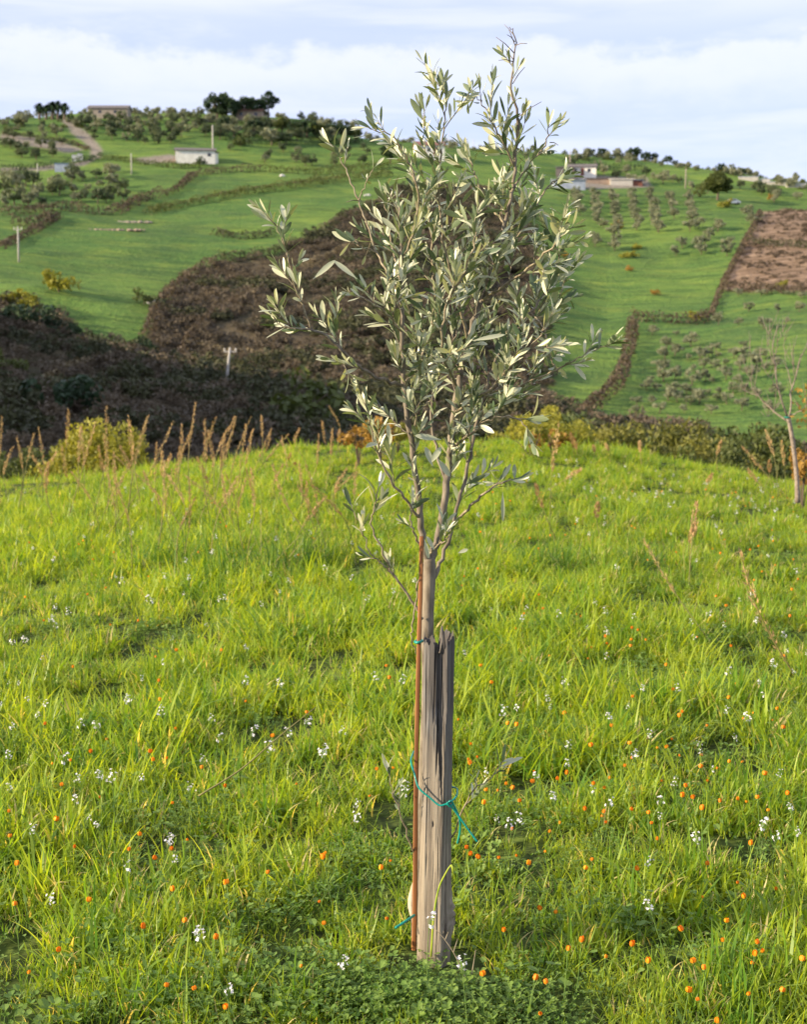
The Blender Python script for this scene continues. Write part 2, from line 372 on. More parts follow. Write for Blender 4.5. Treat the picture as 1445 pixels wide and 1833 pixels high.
def make_ground():
    def azs():
        a = list(np.radians(np.linspace(-19, 19, 560)))
        b = list(np.radians(np.linspace(19.4, 70, 60))); c = list(np.radians(np.linspace(73, 287, 60))); d = list(np.radians(np.linspace(290, 340.6, 60)))
        return np.array(a + b + c + d)
    A = azs(); na = len(A)
    Rr = np.concatenate([np.linspace(.15, 24, 150), np.exp(np.linspace(math.log(24.5), math.log(110), 60)), np.linspace(111, 520, 330), np.exp(np.linspace(math.log(530), math.log(2500), 24))])
    nr = len(Rr); AA, RR = np.meshgrid(A, Rr); X = RR * np.sin(AA); Y = RR * np.cos(AA); Z = base_height(X, Y)
    px, py = proj(X, Y, Z)
    far = (RR > 95) & (Y > 0)
    wob = lambda s, k: (fbm(X / s, Y / s, k) - .5)
    qx = px + wob(9, 31) * 26; qy = py + wob(9, 37) * 14
    def blur(m, k=1):
        m = m.astype(float)
        for _ in range(k):
            m[:, 1:-1] = (m[:, :-2] + m[:, 1:-1] * 2 + m[:, 2:]) / 4; m[1:-1] = (m[:-2] + m[1:-1] * 2 + m[2:]) / 4
        return m
    scr = blur((inpoly(qx, qy, RAVINE) & far) | ((RR > 24) & (RR <= 96)), 2)
    brn = blur(inpoly(qx, qy, BROWN) & far, 2)
    drt = np.zeros_like(px)
    for d in DIRT: drt = np.maximum(drt, blur(inpoly(px + wob(5, 41) * 5, py + wob(5, 43) * 3, d) & far, 1))
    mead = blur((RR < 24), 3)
    V = np.stack([X, Y, Z], -1).reshape(-1, 3); j = np.arange(na); k = (j + 1) % na
    Fq = np.concatenate([np.stack([i * na + j, (i + 1) * na + j, (i + 1) * na + k, i * na + k], 1) for i in range(nr - 1)])
    c = len(V); V = np.vstack([V, [0, 0, float(base_height(0.01, 0.01))]])
    tri = np.stack([j, k, np.full(na, c)], 1)
    ex = lambda m: np.append(m.ravel(), m.ravel()[0])
    m, nt = newmat('hill_ground')
    big = tnoise(nt, .016, 5, .6); med = tnoise(nt, .12, 5, .65, (1, 1.6, 1)); rows = tnoise(nt, .30, 4, .6, (.25, 2.6, 2.6)); fine = tnoise(nt, 1.3, 4, .7)
    g = mixc(nt, ramp01(nt, big, .35, .65), (.080, .165, .042), (.155, .250, .050))
    g = mixc(nt, math_(nt, 'MULTIPLY', ramp01(nt, med, .45, .70), .55), g, (.23, .29, .055))
    g = mixc(nt, math_(nt, 'MULTIPLY', ramp01(nt, rows, .46, .62), .75), g, (.045, .098, .030))
    blot = tnoise(nt, .05, 6, .7, (1, 1.3, 1), off=(40, 9, 0)); g = mixc(nt, math_(nt, 'MULTIPLY', ramp01(nt, blot, .5, .64), .5), g, (.055, .105, .04))
    g = mixc(nt, math_(nt, 'MULTIPLY', ramp01(nt, fine, .48, .68), .5), g, (.20, .26, .06)); g = mixc(nt, math_(nt, 'MULTIPLY', ramp01(nt, tnoise(nt, 3.5, 4, .7), .52, .7), .5), g, (.04, .075, .025))
    s = mixc(nt, ramp01(nt, med, .4, .65), (.050, .043, .028), (.12, .097, .062))
    s = mixc(nt, math_(nt, 'MULTIPLY', ramp01(nt, big, .5, .62), .5), s, (.05, .06, .025))
    b = mixc(nt, ramp01(nt, rows, .42, .62), (.17, .115, .075), (.33, .235, .165))
    b = mixc(nt, math_(nt, 'MULTIPLY', ramp01(nt, fine, .5, .7), .5), b, (.13, .10, .06))
    d = mixc(nt, ramp01(nt, fine, .4, .6), (.20, .175, .14), (.32, .285, .24))
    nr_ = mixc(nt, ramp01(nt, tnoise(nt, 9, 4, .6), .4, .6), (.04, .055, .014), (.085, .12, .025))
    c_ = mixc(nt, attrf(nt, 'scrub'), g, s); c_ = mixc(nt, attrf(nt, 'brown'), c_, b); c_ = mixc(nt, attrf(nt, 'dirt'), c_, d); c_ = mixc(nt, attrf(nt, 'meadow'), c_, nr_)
    hb = math_(nt, 'ADD', rows, math_(nt, 'MULTIPLY', fine, .5))
    finish(nt, principled(nt, c_, .95, .1, hb, 1.0, 1.3))
    me = mesh('ground', V, [Fq, tri], m, True, {'scrub': ex(scr), 'brown': ex(brn), 'dirt': ex(drt), 'meadow': ex(mead)})
    o = link('ground', me); tag(o, 'green meadow ground falling to a valley and rising to farmed hills', 'ground', kind='structure')
make_ground()

# ------------------------------------------------------------------ scattering of uncountable growth
HID = bpy.data.collections.new('growth_sources')
def gn_scatter(name, meshes, pts, rot, scl, idx, real=False):
    col = bpy.data.collections.new(name + '_source')
    for i, me in enumerate(meshes):
        o = bpy.data.objects.new('%s_source_%02d' % (name, i), me); col.objects.link(o)
    me = bpy.data.meshes.new(name); me.vertices.add(len(pts)); me.vertices.foreach_set('co', np.asarray(pts, np.float32).ravel())
    a = me.attributes.new('rot', 'FLOAT_VECTOR', 'POINT'); a.data.foreach_set('vector', np.asarray(rot, np.float32).ravel())
    a = me.attributes.new('scl', 'FLOAT_VECTOR', 'POINT'); a.data.foreach_set('vector', np.asarray(scl, np.float32).ravel())
    a = me.attributes.new('idx', 'INT', 'POINT'); a.data.foreach_set('value', np.asarray(idx, np.int32))
    o = link(name, me)
    ng = bpy.data.node_groups.new(name + '_scatter', 'GeometryNodeTree')
    ng.interface.new_socket(name='Geometry', in_out='INPUT', socket_type='NodeSocketGeometry')
    ng.interface.new_socket(name='Geometry', in_out='OUTPUT', socket_type='NodeSocketGeometry')
    gi = ng.nodes.new('NodeGroupInput'); go = ng.nodes.new('NodeGroupOutput'); ci = ng.nodes.new('GeometryNodeCollectionInfo'); ip = ng.nodes.new('GeometryNodeInstanceOnPoints')
    ci.inputs['Collection'].default_value = col; ci.inputs['Separate Children'].default_value = True; ci.inputs['Reset Children'].default_value = True
    ng.links.new(gi.outputs[0], ip.inputs['Points']); ng.links.new(ci.outputs[0], ip.inputs['Instance']); ip.inputs['Pick Instance'].default_value = True
    def na(n, t):
        q = ng.nodes.new('GeometryNodeInputNamedAttribute'); q.data_type = t; q.inputs['Name'].default_value = n; return q.outputs['Attribute']
    ng.links.new(na('idx', 'INT'), ip.inputs['Instance Index']); ng.links.new(na('rot', 'FLOAT_VECTOR'), ip.inputs['Rotation']); ng.links.new(na('scl', 'FLOAT_VECTOR'), ip.inputs['Scale'])
    if real:
        rz_ = ng.nodes.new('GeometryNodeRealizeInstances'); ng.links.new(ip.outputs[0], rz_.inputs[0]); ng.links.new(rz_.outputs[0], go.inputs[0])
    else: ng.links.new(ip.outputs[0], go.inputs[0])
    md = o.modifiers.new('scatter', 'NODES'); md.node_group = ng
    return o

def blade_patch(n, rad, hmin, hmax, wid, r, lean=.5, curl=.6):
    """one tuft of curved grass blades"""
    S = 5
    bx = r.normal(size=n) * rad * .5; by = r.normal(size=n) * rad * .5
    h = r.uniform(hmin, hmax, n) * r.uniform(.55, 1.15, n); az = r.uniform(0, 2 * math.pi, n)
    le = r.uniform(.05, lean, n); cu = r.uniform(.05, curl, n) * np.sign(r.uniform(-.25, 1, n)); w = wid * r.uniform(.6, 1.35, n)
    t = np.linspace(0, 1, S + 1)[None, :]
    ang = le[:, None] + cu[:, None] * 1.5 * t ** 1.5
    seg = h[:, None] / S; dx = np.sin(ang) * seg; dz = np.cos(ang) * seg
    hx = np.cumsum(np.hstack([np.zeros((n, 1)), dx[:, 1:]]), 1); hz = np.cumsum(np.hstack([np.zeros((n, 1)), dz[:, 1:]]), 1)
    cx = bx[:, None] + hx * np.cos(az)[:, None]; cy = by[:, None] + hx * np.sin(az)[:, None]
    tw = az + math.pi / 2 + r.uniform(-.7, .7, n)
    ww = w[:, None] * np.array([.75, 1, .95, .8, .5, .04])[None, :] * .5
    L = np.stack([cx - np.cos(tw)[:, None] * ww, cy - np.sin(tw)[:, None] * ww, hz - .005], -1)
    Rr = np.stack([cx + np.cos(tw)[:, None] * ww, cy + np.sin(tw)[:, None] * ww, hz - .005], -1)
    V = np.stack([L, Rr], 2).reshape(n, -1, 3)
    f = np.array([(2 * i, 2 * i + 1, 2 * i + 3, 2 * i + 2) for i in range(S)])
    Fq = (f[None] + (np.arange(n) * (2 * (S + 1)))[:, None, None]).reshape(-1, 4)
    tint = np.repeat(np.where(r.uniform(0, 1, n) < .11, r.uniform(.9, 1, n), r.uniform(0, .82, n)), 2 * (S + 1))
    return V.reshape(-1, 3), Fq, tint
gm = []
for v in range(7):
    V, Fq, t = blade_patch([34, 30, 26, 36, 28, 22, 36][v], .075, [.05, .06, .08, .03, .06, .09, .03][v], [.115, .14, .17, .09, .15, .20, .07][v], [.0042, .0052, .0058, .0038, .0072, .0066, .0050][v], rng, [.8, .9, .7, 1.1, .8, .6, 1.35][v], [.7, .8, 1.0, .8, 1.1, .8, .9][v])
    gm.append(mesh('grass_tuft', V, Fq, M['grass'], True, {'tint': t}))
def samp(n, r0, r1, amax=R_(22)):
    r = np.sqrt(rng.uniform(r0 ** 2, r1 ** 2, n)); a = rng.uniform(-amax, amax, n); return r * np.sin(a), r * np.cos(a), r, a
pts = []
for r0, r1, den, am in ((1.2, 3.2, 640, 34), (3.2, 4.2, 430, 34), (4.2, 7, 360, 26), (7, 11, 250, 22), (11, 16, 160, 20), (16, 23, 100, 19)):
    am = R_(am); area = am * (r1 ** 2 - r0 ** 2); pts.append(np.stack(samp(int(area * den), r0, r1, am), 1))
pts = np.concatenate(pts); x, y, r, _a = pts.T
hn = fbm(x / .32, y / .32, 61, 3); hm = fbm(x / 2.6, y / 2.6, 67, 3)
keep = rng.uniform(0, 1, len(x)) < np.clip((hn - .38) * 6.0 + .35, .16, 1)
keep &= ~((np.abs(x - .06) < .10) & (np.abs(y - 3.13) < .07))
x, y, r, hn, hm = x[keep], y[keep], r[keep], hn[keep], hm[keep]
z = base_height(x, y); n = len(x)
s = np.clip(.62 + 1.3 * (hn - .25) + 1.0 * (hm - .5), .45, 1.5) * rng.uniform(.75, 1.15, n)
s *= np.clip(.86 + .02 * r, .7, 1.0) * (1 - .55 * np.exp(-((x - .06) / .12) ** 2 - ((y - 2.98) / .16) ** 2))
idx = np.where(hm > .5, rng.choice([0, 1, 2, 4, 5, 3], n), rng.choice([0, 3, 6, 1, 4, 2], n))
g = gn_scatter('meadow_grass', gm, np.stack([x, y, z], 1), np.stack([rng.normal(0, .12, n), rng.normal(0, .12, n), rng.uniform(0, 6.28, n)], 1), np.stack([s * 1.15, s * 1.15, s], 1), idx, True)
tag(g, 'bright yellow green meadow grass around the wooden post', 'grass', kind='stuff')

# low broad-leaved weeds and clover between the grass
def weed_patch(r, n=26, rad=.07, ls=.013, hmax=.07, three=True):
    A = Acc()
    for i in range(n):
        c = np.array([r.normal() * rad * .6, r.normal() * rad * .6, r.uniform(.02, hmax)]); az = r.uniform(0, 6.28); sz = ls * r.uniform(.6, 1.3); tl = r.uniform(-.3, .3)
        tn = r.uniform(0, .85)
        for k in range(3 if three else 1):
            a = az + k * 2.094; d = np.array([math.cos(a), math.sin(a), .25 + tl]); p = np.array([-math.sin(a), math.cos(a), tl])
            up = np.array([0, 0, sz * .16]); E = [(0, 0), (.35, .36), (.75, .52), (1.12, .34), (1.18, 0)]
            V = [c + d * sz * a_ + up * a_ * .5 for a_, _ in E] + [c + d * sz * a_ + p * sz * b_ + up for a_, b_ in E[1:4]] + [c + d * sz * a_ - p * sz * b_ + up for a_, b_ in E[1:4]]
            A.add(np.array(V), [np.array([(1, 2, 6, 5), (2, 3, 7, 6), (2, 1, 8, 9), (3, 2, 9, 10)]), np.array([(0, 1, 5), (1, 0, 8), (3, 4, 7), (4, 3, 10)])], tint=tn)
        A.add(*tube(np.array([[c[0] * .5, c[1] * .5, 0], c]), .0007, 3), tint=tn * .7)
    return A.mesh('weed_leaves', M['clover'])
wm = [weed_patch(rng, 32, .08, .0075, .055), weed_patch(rng, 22, .08, .010, .06), weed_patch(rng, 10, .09, .017, .05, False), weed_patch(rng, 40, .08, .006, .045)]
pts = []
for r0, r1, den, am in ((1.3, 4.5, 60, 30), (4.5, 8, 50, 22), (8, 13, 24, 20)):
    am = R_(am); pts.append(np.stack(samp(int(am * (r1 ** 2 - r0 ** 2) * den), r0, r1, am), 1))
ce = np.stack([rng.normal(.0, .15, 110), rng.normal(2.90, .07, 110), np.full(110, 3.), np.zeros(110)], 1); pts.append(ce)
pts = np.concatenate(pts); x, y = pts[:, 0], pts[:, 1]
k = (fbm(x / .7, y / .7, 91, 3) > np.where(y < 3.1, .57, .49)) | (np.arange(len(x)) >= len(x) - 110)
k &= ~((np.abs(x - .06) < .09) & (np.abs(y - 3.13) < .07))
x, y = x[k], y[k]; n = len(x); s = rng.uniform(.6, 1.2, n) * (1 - .45 * np.exp(-((x - .06) / .12) ** 2 - ((y - 2.98) / .12) ** 2))
w = gn_scatter('meadow_weeds', wm, np.stack([x, y, base_height(x, y) + .0], 1), np.stack([rng.normal(0, .15, n), rng.normal(0, .15, n), rng.uniform(0, 6.28, n)], 1), np.stack([s, s, s * 1.1], 1), rng.integers(0, 4, n), True)
tag(w, 'low clover and broad leaved weeds between the grass blades', 'weeds', kind='stuff')

# ------------------------------------------------------------------ bushes, trees
def crown_mesh(name, mat, clumps, per, size, rx, ry, rz, cz, r, cl=.42, zlo=-.6, tintbias=0., aspect=1.9):
    """leaf clumps spread through an uneven ellipsoid"""
    A = []; T = []
    for i in range(clumps):
        d = unit(1, r)[0]; d[2] = max(d[2], zlo); q = r.uniform(.25, .95) ** .6
        c = d * q * np.array([rx, ry, rz]); rad = cl * (rx + rz) / 2 * r.uniform(.6, 1.15)
        dd = unit(per, r); rr = r.uniform(.35, 1, per)[:, None] ** .5
        A.append(c + dd * rr * rad * np.array([1, 1, .8])); T.append(np.clip(r.uniform(0, .8) * .5 + r.uniform(0, .8, per) * .5 + tintbias, 0, 1))
    C = np.concatenate(A); T = np.concatenate(T); C[:, 2] += cz
    k = C[:, 2] > 0.02; C = C[k]; T = T[k]
    V, Fq = cards(C, size * r.uniform(.6, 1.3, len(C)), r, aspect)
    return mesh(name, V, Fq, mat, False, {'tint': np.repeat(T, 4)})
def trunk_mesh(name, h, r0, mat, r, limbs=4, spread=.6, top=.5):
    A = Acc(); p = smoothpath([(0, 0, -.4), (r.uniform(-.1, .1) * h, 0, h * .35), (r.uniform(-.12, .12) * h, r.uniform(-.1, .1) * h, h * .7)], 7)
    A.add(*tube(p, np.linspace(r0, r0 * .6, 7), 6))
    for i in range(limbs):
        a = r.uniform(0, 6.28); q = smoothpath([p[4], p[5] + [math.cos(a) * spread * h * .3, math.sin(a) * spread * h * .3, h * .15], p[6] + [math.cos(a) * spread * h * .7, math.sin(a) * spread * h * .7, h * top]], 6)
        A.add(*tube(q, np.linspace(r0 * .5, r0 * .12, 6), 5))
    return A.mesh(name, mat, True)
def make_tree(name, trunk, crown, loc, rz=0, sc=1.0):
    o = empty(name, loc, rz); o.scale = (sc,) * 3 if not hasattr(sc, '__len__') else sc
    link('trunk', trunk, o); link('crown', crown, o); return o
ol_tr = [trunk_mesh('olive_trunk', 1.6, .12, M['farbark'], rng) for _ in range(3)]
ol_cr = [crown_mesh('olive_crown', M['far_olive'], 15, 44, .19, 1.5, 1.5, 1.0, 1.6, rng) for _ in range(5)]
ol_dk = [crown_mesh('olive_crown', M['darkolive'], 16, 48, .18, 1.4, 1.4, 1.05, 1.5, rng) for _ in range(5)]
dk_cr = [crown_mesh('dark_crown', M['dark_leaf'], 26, 60, .26, 2.6, 2.6, 2.1, 2.6, rng, .36) for _ in range(2)]
dk_tr = trunk_mesh('dark_trunk', 3.0, .22, M['farbark'], rng)
bush_cr = {k: [crown_mesh(k + '_crown', M[k], 12, 40, .14, 1.2, 1.2, .8, .65, rng, .45, -.3) for _ in range(2)] for k in ('bush', 'yellowbush', 'orangebush', 'dark_leaf')}
near_cr = {k: [crown_mesh(k + '_crown', M[k], 24, 190, .050, 1.2, 1.2, .85, .62, rng, .36, -.4, aspect=2.2) for _ in range(3)] for k in ('bush', 'yellowbush', 'olivebush')}
bush_tr = trunk_mesh('bush_stem', .8, .05, M['farbark'], rng, 5, .7, .3)

ORD = ['first', 'second', 'third', 'fourth', 'fifth', 'sixth', 'seventh', 'eighth', 'ninth', 'tenth', 'eleventh', 'twelfth', 'thirteenth', 'fourteenth', 'fifteenth', 'sixteenth', 'seventeenth', 'eighteenth', 'nineteenth']
TENS = ['', '', 'twenty', 'thirty', 'forty', 'fifty', 'sixty', 'seventy', 'eighty']
def ordinal(i):
    i += 1
    if i < 20: return ORD[i - 1]
    return (TENS[i // 10][:-1] + 'ieth') if i % 10 == 0 else TENS[i // 10] + '-' + ORD[i % 10 - 1]
ORDERED = {}
def place(px, py, sc, name, trunk, crown, rmin=60):
    p = hit(px, py, rmin); return make_tree(name, trunk, crown, p, rng.uniform(0, 6.28), sc)
protos = [make_tree('olive_tree', ol_tr[i % 3], (ol_cr + ol_dk)[i], (0, 0, 0)) for i in range(10)]
used = [False] * 10
olives = 0
def olive(px, py, sc, label, group, dark=False):
    global olives
    k = int(rng.integers(0, 5)) + (5 if dark else 0); p = hit(px, py, 130); s = sc * rng.uniform(.85, 1.15)
    if not used[k]:
        o = protos[k]; used[k] = True; o.location = p; o.rotation_euler = (0, 0, rng.uniform(0, 6.28)); o.scale = (s, s, s * rng.uniform(.85, 1.1))
    else: o = copy_tree(protos[k], p, (0, 0, rng.uniform(0, 6.28)), (s, s, s * rng.uniform(.85, 1.1)))
    tag(o, label, 'olive tree', group); olives += 1
# dense orchard rows on the right, under the farm
for ci, cx in enumerate([1030, 1064, 1096, 1130, 1166, 1199, 1232]):
    for ri in range(9 if ci < 5 else 6):
        if ci == 0 and ri > 5: continue
        olive(cx + ri * 1.5 + rng.normal() * 1.6, 347 + ri * 7.6 + rng.normal() * .6 + ci * 1.2, .92, 'grey olive tree, %s down the %s file of the orchard below the farm' % (ORD[ri], ORD[ci]), 'olive trees in the dense orchard below the farm')
for i, (a, b) in enumerate([(1064, 427), (1066, 436), (1100, 420), (1104, 432), (1102, 442), (1240, 390), (1252, 403), (1236, 408), (1286, 408), (1272, 421), (1263, 432), (1222, 437), (1210, 451), (1251, 437), (1256, 449), (1302, 452), (1304, 441), (1345, 396), (1340, 383), (1180, 410)]):
    olive(a, b + 6, 1.0, 'pale olive tree, %s from left of those above the open right field' % (ORD + ['twentieth'])[sorted([1064, 1066, 1100, 1104, 1102, 1240, 1252, 1236, 1286, 1272, 1263, 1222, 1210, 1251, 1256, 1302, 1304, 1345, 1340, 1180]).index(a)], 'loose olive trees above the open right field')
# lower right field
rows_ = [(603, [1165, 1203]), (622, [1195, 1243, 1285, 1325]), (642, [1190, 1230, 1268, 1312, 1352]), (662, [1173, 1216, 1262, 1300, 1350, 1392]), (684, [1170, 1212, 1258, 1300, 1344]), (706, [1160, 1200, 1248, 1290, 1336, 1385]), (722, [1150, 1192, 1232, 1284, 1330]), (738, [1140, 1180, 1226, 1276, 1328, 1372]), (560, [1340, 1390, 1430]), (535, [1322, 1362, 1405, 1438]), (583, [1285, 1325, 1372, 1415])]
rows_ = [(yy, sorted(xs + ([(p_ + q_) / 2 for p_, q_ in zip(xs[:-1], xs[1:])] if 630 < yy < 730 else []))) for yy, xs in rows_]
rows_.sort()
for ri, (yy, xs) in enumerate(rows_):
    for ci, xx in enumerate(xs):
        olive(xx + rng.normal() * 4, yy + rng.normal() * 3, rng.choice([.40, .58, .75]), 'small olive tree, %s from left in %s row of the lower right field' % (ORD[ci], ORD[ri]), 'young olive trees in the lower right field')
# left slopes
left = []
for (x0, x1, y0, y1, nn, sc, lab, grp) in [
    (0, 110, 330, 372, 18, 1.4, 'large grey olive tree above the lower left hedge', 'large olive trees above the lower left hedge'),
    (110, 260, 310, 365, 20, 1.15, 'small grey olive tree on the slope right of the blue shed', 'olive trees on the slope right of the blue shed'),
    (140, 380, 212, 262, 44, 1.2, 'olive tree on the grassy slope between the road and the white house', 'olive trees between the road and the white house'),
    (0, 110, 222, 290, 20, 1.1, 'olive tree on the slope left of the road below the palms', 'olive trees left of the road'),
    (390, 700, 268, 298, 18, 1.0, 'young olive tree in the green strip right of the white house', 'young olive trees right of the white house'),
    (380, 640, 222, 262, 32, 1.6, 'olive tree in the dense grove below the dark hilltop trees', 'olive trees in the grove below the hilltop trees'),
    (1010, 1430, 290, 330, 28, 1.1, 'olive tree on the dark slope under the right ridge', 'olive trees under the right ridge')]:
    got = []
    tries = 0
    while len(got) < nn and tries < 3000:
        tries += 1
        a = rng.uniform(x0, x1); b = rng.uniform(y0, y1)
        if x0 == 1010: b = np.interp(a, [1010, 1445], [286, 345]) + rng.uniform(4, 26)
        if any(abs(a - c) < 9 and abs(b - d) < 4.5 for c, d in got): continue
        if inpoly(np.array([a]), np.array([b]), DIRT[0])[0] or (310 < a < 400 and b > 250) or (90 < a < 128 and 285 < b < 318): continue
        got.append((a, b))
    got.sort()
    for gi_, (a, b) in enumerate(got): olive(a, b, sc * rng.uniform(.7, 1.2), ordinal(gi_) + ' from left, ' + lab.replace('small grey ', '').replace('large grey ', '').replace('in the green strip ', '').replace('on the grassy slope ', '').replace('in the dense grove ', ''), grp, rng.uniform() < (.8 if y1 < 300 else .3))
print('olives', olives)

# uncounted ridge-top growth and scrub
ptx = []
def scatter_poly(poly, dens, name, meshes, label, cat, smin, smax, r0=95, r1=520, amax=R_(20), cond=None, sink=.1):
    n = int(amax * (r1 ** 2 - r0 ** 2) * dens); x, y, r, a = samp(n, r0, r1, amax); z = base_height(x, y); px, py = proj(x, y, z)
    k = inpoly(px + (fbm(x / 9, y / 9, 31) - .5) * 26 + (fbm(x / 3, y / 3, 33) - .5) * 14, py + (fbm(x / 9, y / 9, 37) - .5) * 14, poly)
    if cond is not None: k &= cond(x, y, px, py)
    x, y, z = x[k], y[k], z[k]; n = len(x); s = rng.uniform(smin, smax, n) * (.6 + .8 * fbm(x / 12, y / 12, 5))
    o = gn_scatter(name, meshes, np.stack([x, y, z - sink * s], 1), np.stack([np.zeros(n), np.zeros(n), rng.uniform(0, 6.28, n)], 1), np.stack([s, s, s * rng.uniform(.7, 1.2, n)], 1), rng.integers(0, len(meshes), n))
    tag(o, label, cat, kind='stuff'); print(name, n)
sc_m = [crown_mesh('scrub_clump', M['scrub'], 9, 26, .16, 1.3, 1.3, .6, .5, rng, .5, -.2, aspect=3) for _ in range(3)]
sg_m = [crown_mesh('green_scrub_clump', M['scrubgreen'], 10, 34, .15, 1.4, 1.4, .8, .6, rng, .5, -.2) for _ in range(2)]
scatter_poly(RAVINE, .26, 'ravine_scrub', sc_m, 'dark brown leafless scrub filling the ravine', 'scrub', .5, 1.6, 100, 440, R_(24), lambda x, y, a, b: fbm(x / 16, y / 10, 77) < .74)
scatter_poly(RAVINE, .16, 'ravine_bramble', sg_m, 'dark green bramble patches in the shaded ravine', 'bramble', .8, 1.7, 100, 440, R_(24), lambda x, y, a, b: fbm(x / 22, y / 9, 78) > .50)
br_m = [crown_mesh('dry_clump', M['hedge'], 7, 22, .14, 1.1, 1.1, .4, .3, rng, .5, -.2, aspect=3) for _ in range(2)]
scatter_poly(BROWN, .16, 'dry_thicket', br_m, 'low brown dry growth on the fallow right field', 'dry thicket', .5, 1.1, 200, 420, R_(24))
def ridge_cond(x, y, a, b): return (b < np.interp(a, [0, 200, 500, 640, 722, 990, 1200, 1445], [238, 240, 248, 250, 264, 284, 300, 342]))
RIDGE = [(-300, 150), (1800, 150), (1800, 420), (-300, 420)]
scatter_poly(RIDGE, .030, 'ridge_thicket', [ol_cr[0], ol_cr[2], bush_cr['bush'][0]], 'far grove of small trees lining the ridge tops', 'grove', .7, 1.2, 400, 540, R_(22), ridge_cond, .5)

# valley shrub belt just beyond the crest (countable ones come after)
def belt(n, mat, px0, px1, r0, r1, toppy, name, label, group, sc):
    """individual shrubs whose tops show above the crest"""
    for i in range(n):
        px = px0 + (px1 - px0) * (i + rng.uniform(.1, .9)) / n; r = rng.uniform(r0, r1)
        a, b, c = ray(px, (toppy(px) if callable(toppy) else toppy) - 8); h = math.hypot(a, b); x, y = a / h * r, b / h * r
        ztop = H + c / h * r + rng.uniform(-.35, .2); zg = float(g0(x, y)); hh = max(ztop - zg, .8)
        s = hh / 1.55
        o = make_tree(name, bush_tr, near_cr[mat][i % 3], (x, y, zg), rng.uniform(0, 6.28), (max(s * .8, sc), max(s * .8, sc), s))
        tag(o, label % (ORD[i % 14]) if '%s' in label else label, 'shrub', group)
belt(9, 'olivebush', 1000, 1300, 26, 34, lambda p: 775 + 6 * math.sin(p * .05), 'shrub', 'yellow green shrub beyond the crest, %s from the tree towards the right', 'shrubs beyond the crest on the right', .7)
belt(7, 'bush', 1240, 1445, 26, 32, lambda p: 785, 'shrub', 'olive green shrub beyond the crest, %s from the left near the bare sapling', 'shrubs beyond the crest near the bare sapling', .7)
belt(11, 'bush', 960, 1445, 36, 46, lambda p: 762 + 18 * (p - 960) / 485, 'shrub', 'dull green shrub in the row down behind the right crest, %s from the left', 'dull shrubs down behind the right crest', .8)
belt(4, 'yellowbush', 940, 1030, 22, 26, lambda p: 745 if p < 1000 else 765, 'shrub', 'golden shrub right behind the olive crown, %s from the left', 'golden shrubs right behind the olive crown', .4)
belt(5, 'yellowbush', 125, 250, 24, 28, lambda p: 802 if p < 160 or p > 215 else 776, 'shrub', 'bright yellow shrub behind the dry stalks at left, %s from the left', 'yellow shrubs behind the dry stalks', .4)
belt(6, 'olivebush', 240, 440, 26, 30, lambda p: 806 + (p - 240) * .06, 'shrub', 'yellowish shrub among the dry stalk tops, %s right of the brightest bush', 'yellowish shrubs among the dry stalks', .4)
belt(4, 'bush', 0, 120, 25, 30, lambda p: 800, 'shrub', 'low green shrub at the left edge behind the stalks, %s from the left', 'low green shrubs at the left edge', .4)

# countable bushes on the hill
for px, py, s, mk, lab in [
    (105, 522, 2.6, 'yellowbush', 'round yellow green bush standing alone in the left field'), (12, 548, 2.0, 'yellowbush', 'tall yellow bush at the left edge beside the pale pole'),
    (30, 582, 2.4, 'dark_leaf', 'dark bush at the left foot of the green field'), (75, 592, 2.1, 'dark_leaf', 'broad dark bush under the lower left corner of the field'), (48, 556, 1.8, 'yellowbush', 'yellow green bush on top of the dark left thicket'), (128, 603, 1.3, 'dark_leaf', 'dark bush at the tip of the left thicket'),
    (10, 665, 1.8, 'bush', 'dull yellow bush low in the shade at the left edge'), (258, 545, 1.7, 'bush', 'olive green bush beside the white rocks'), (262, 640, 1.6, 'dark_leaf', 'dark bush under the lower edge of the left field'), (200, 640, 1.5, 'dark_leaf', 'dark bush below the lower rim of the left field'), (165, 640, 1.4, 'dark_leaf', 'dark bush left under the lower rim of the field'),
    (115, 740, 3.0, 'dark_leaf', 'dark green bush deep in the left ravine'), (560, 760, 3.6, 'bush', 'big rounded olive bush in the ravine left of the sapling'), (430, 262, 2.6, 'bush', 'rounded green tree in front of the grove right of the white house'), (358, 296, 1.5, 'dark_leaf', 'dark green bush in front of the white house'),
    (1107, 410, 1.5, 'orangebush', 'orange bush in the right orchard'), (1143, 446, 1.1, 'yellowbush', 'pale yellow bush under the right orchard'), (1122, 462, 1.2, 'yellowbush', 'low yellow bush in the middle of the right field'), (1135, 461, 1.0, 'yellowbush', 'small yellow bush right of its low twin'),
    (1010, 462, 1.1, 'orangebush', 'brownish orange bush at the left rim of the right field'), (1174, 528, .9, 'orangebush', 'tiny orange bush alone in the lower green field'), (1127, 485, .9, 'orangebush', 'small orange bush below the yellow bushes'),
    (1245, 573, 1.3, 'yellowbush', 'yellow green bush on the stone hedge of the right field'), (1400, 515, 1.2, 'yellowbush', 'yellow bush at the foot of the brown field'), (1296, 372, 1.9, 'yellowbush', 'yellow green bush below the big round tree'), (1252, 352, 1.5, 'bush', 'grey green bush left of the big round tree'),
    (1380, 358, 1.2, 'orangebush', 'reddish bush on the slope above the brown field'), (1255, 340, 1.6, 'bush', 'small bush on the slope left of the round tree')]:
    o = place(px, py, s, 'bush', bush_tr, bush_cr[mk][int(rng.integers(0, 2))], 90); tag(o, lab, 'bush')
o = place(1285, 358, 1.5, 'broad_tree', dk_tr, crown_mesh('crown', M['bush'], 60, 150, .20, 2.5, 2.5, 1.8, 2.9, rng, .34), 300); tag(o, 'big round green tree standing out on the right slope', 'tree')
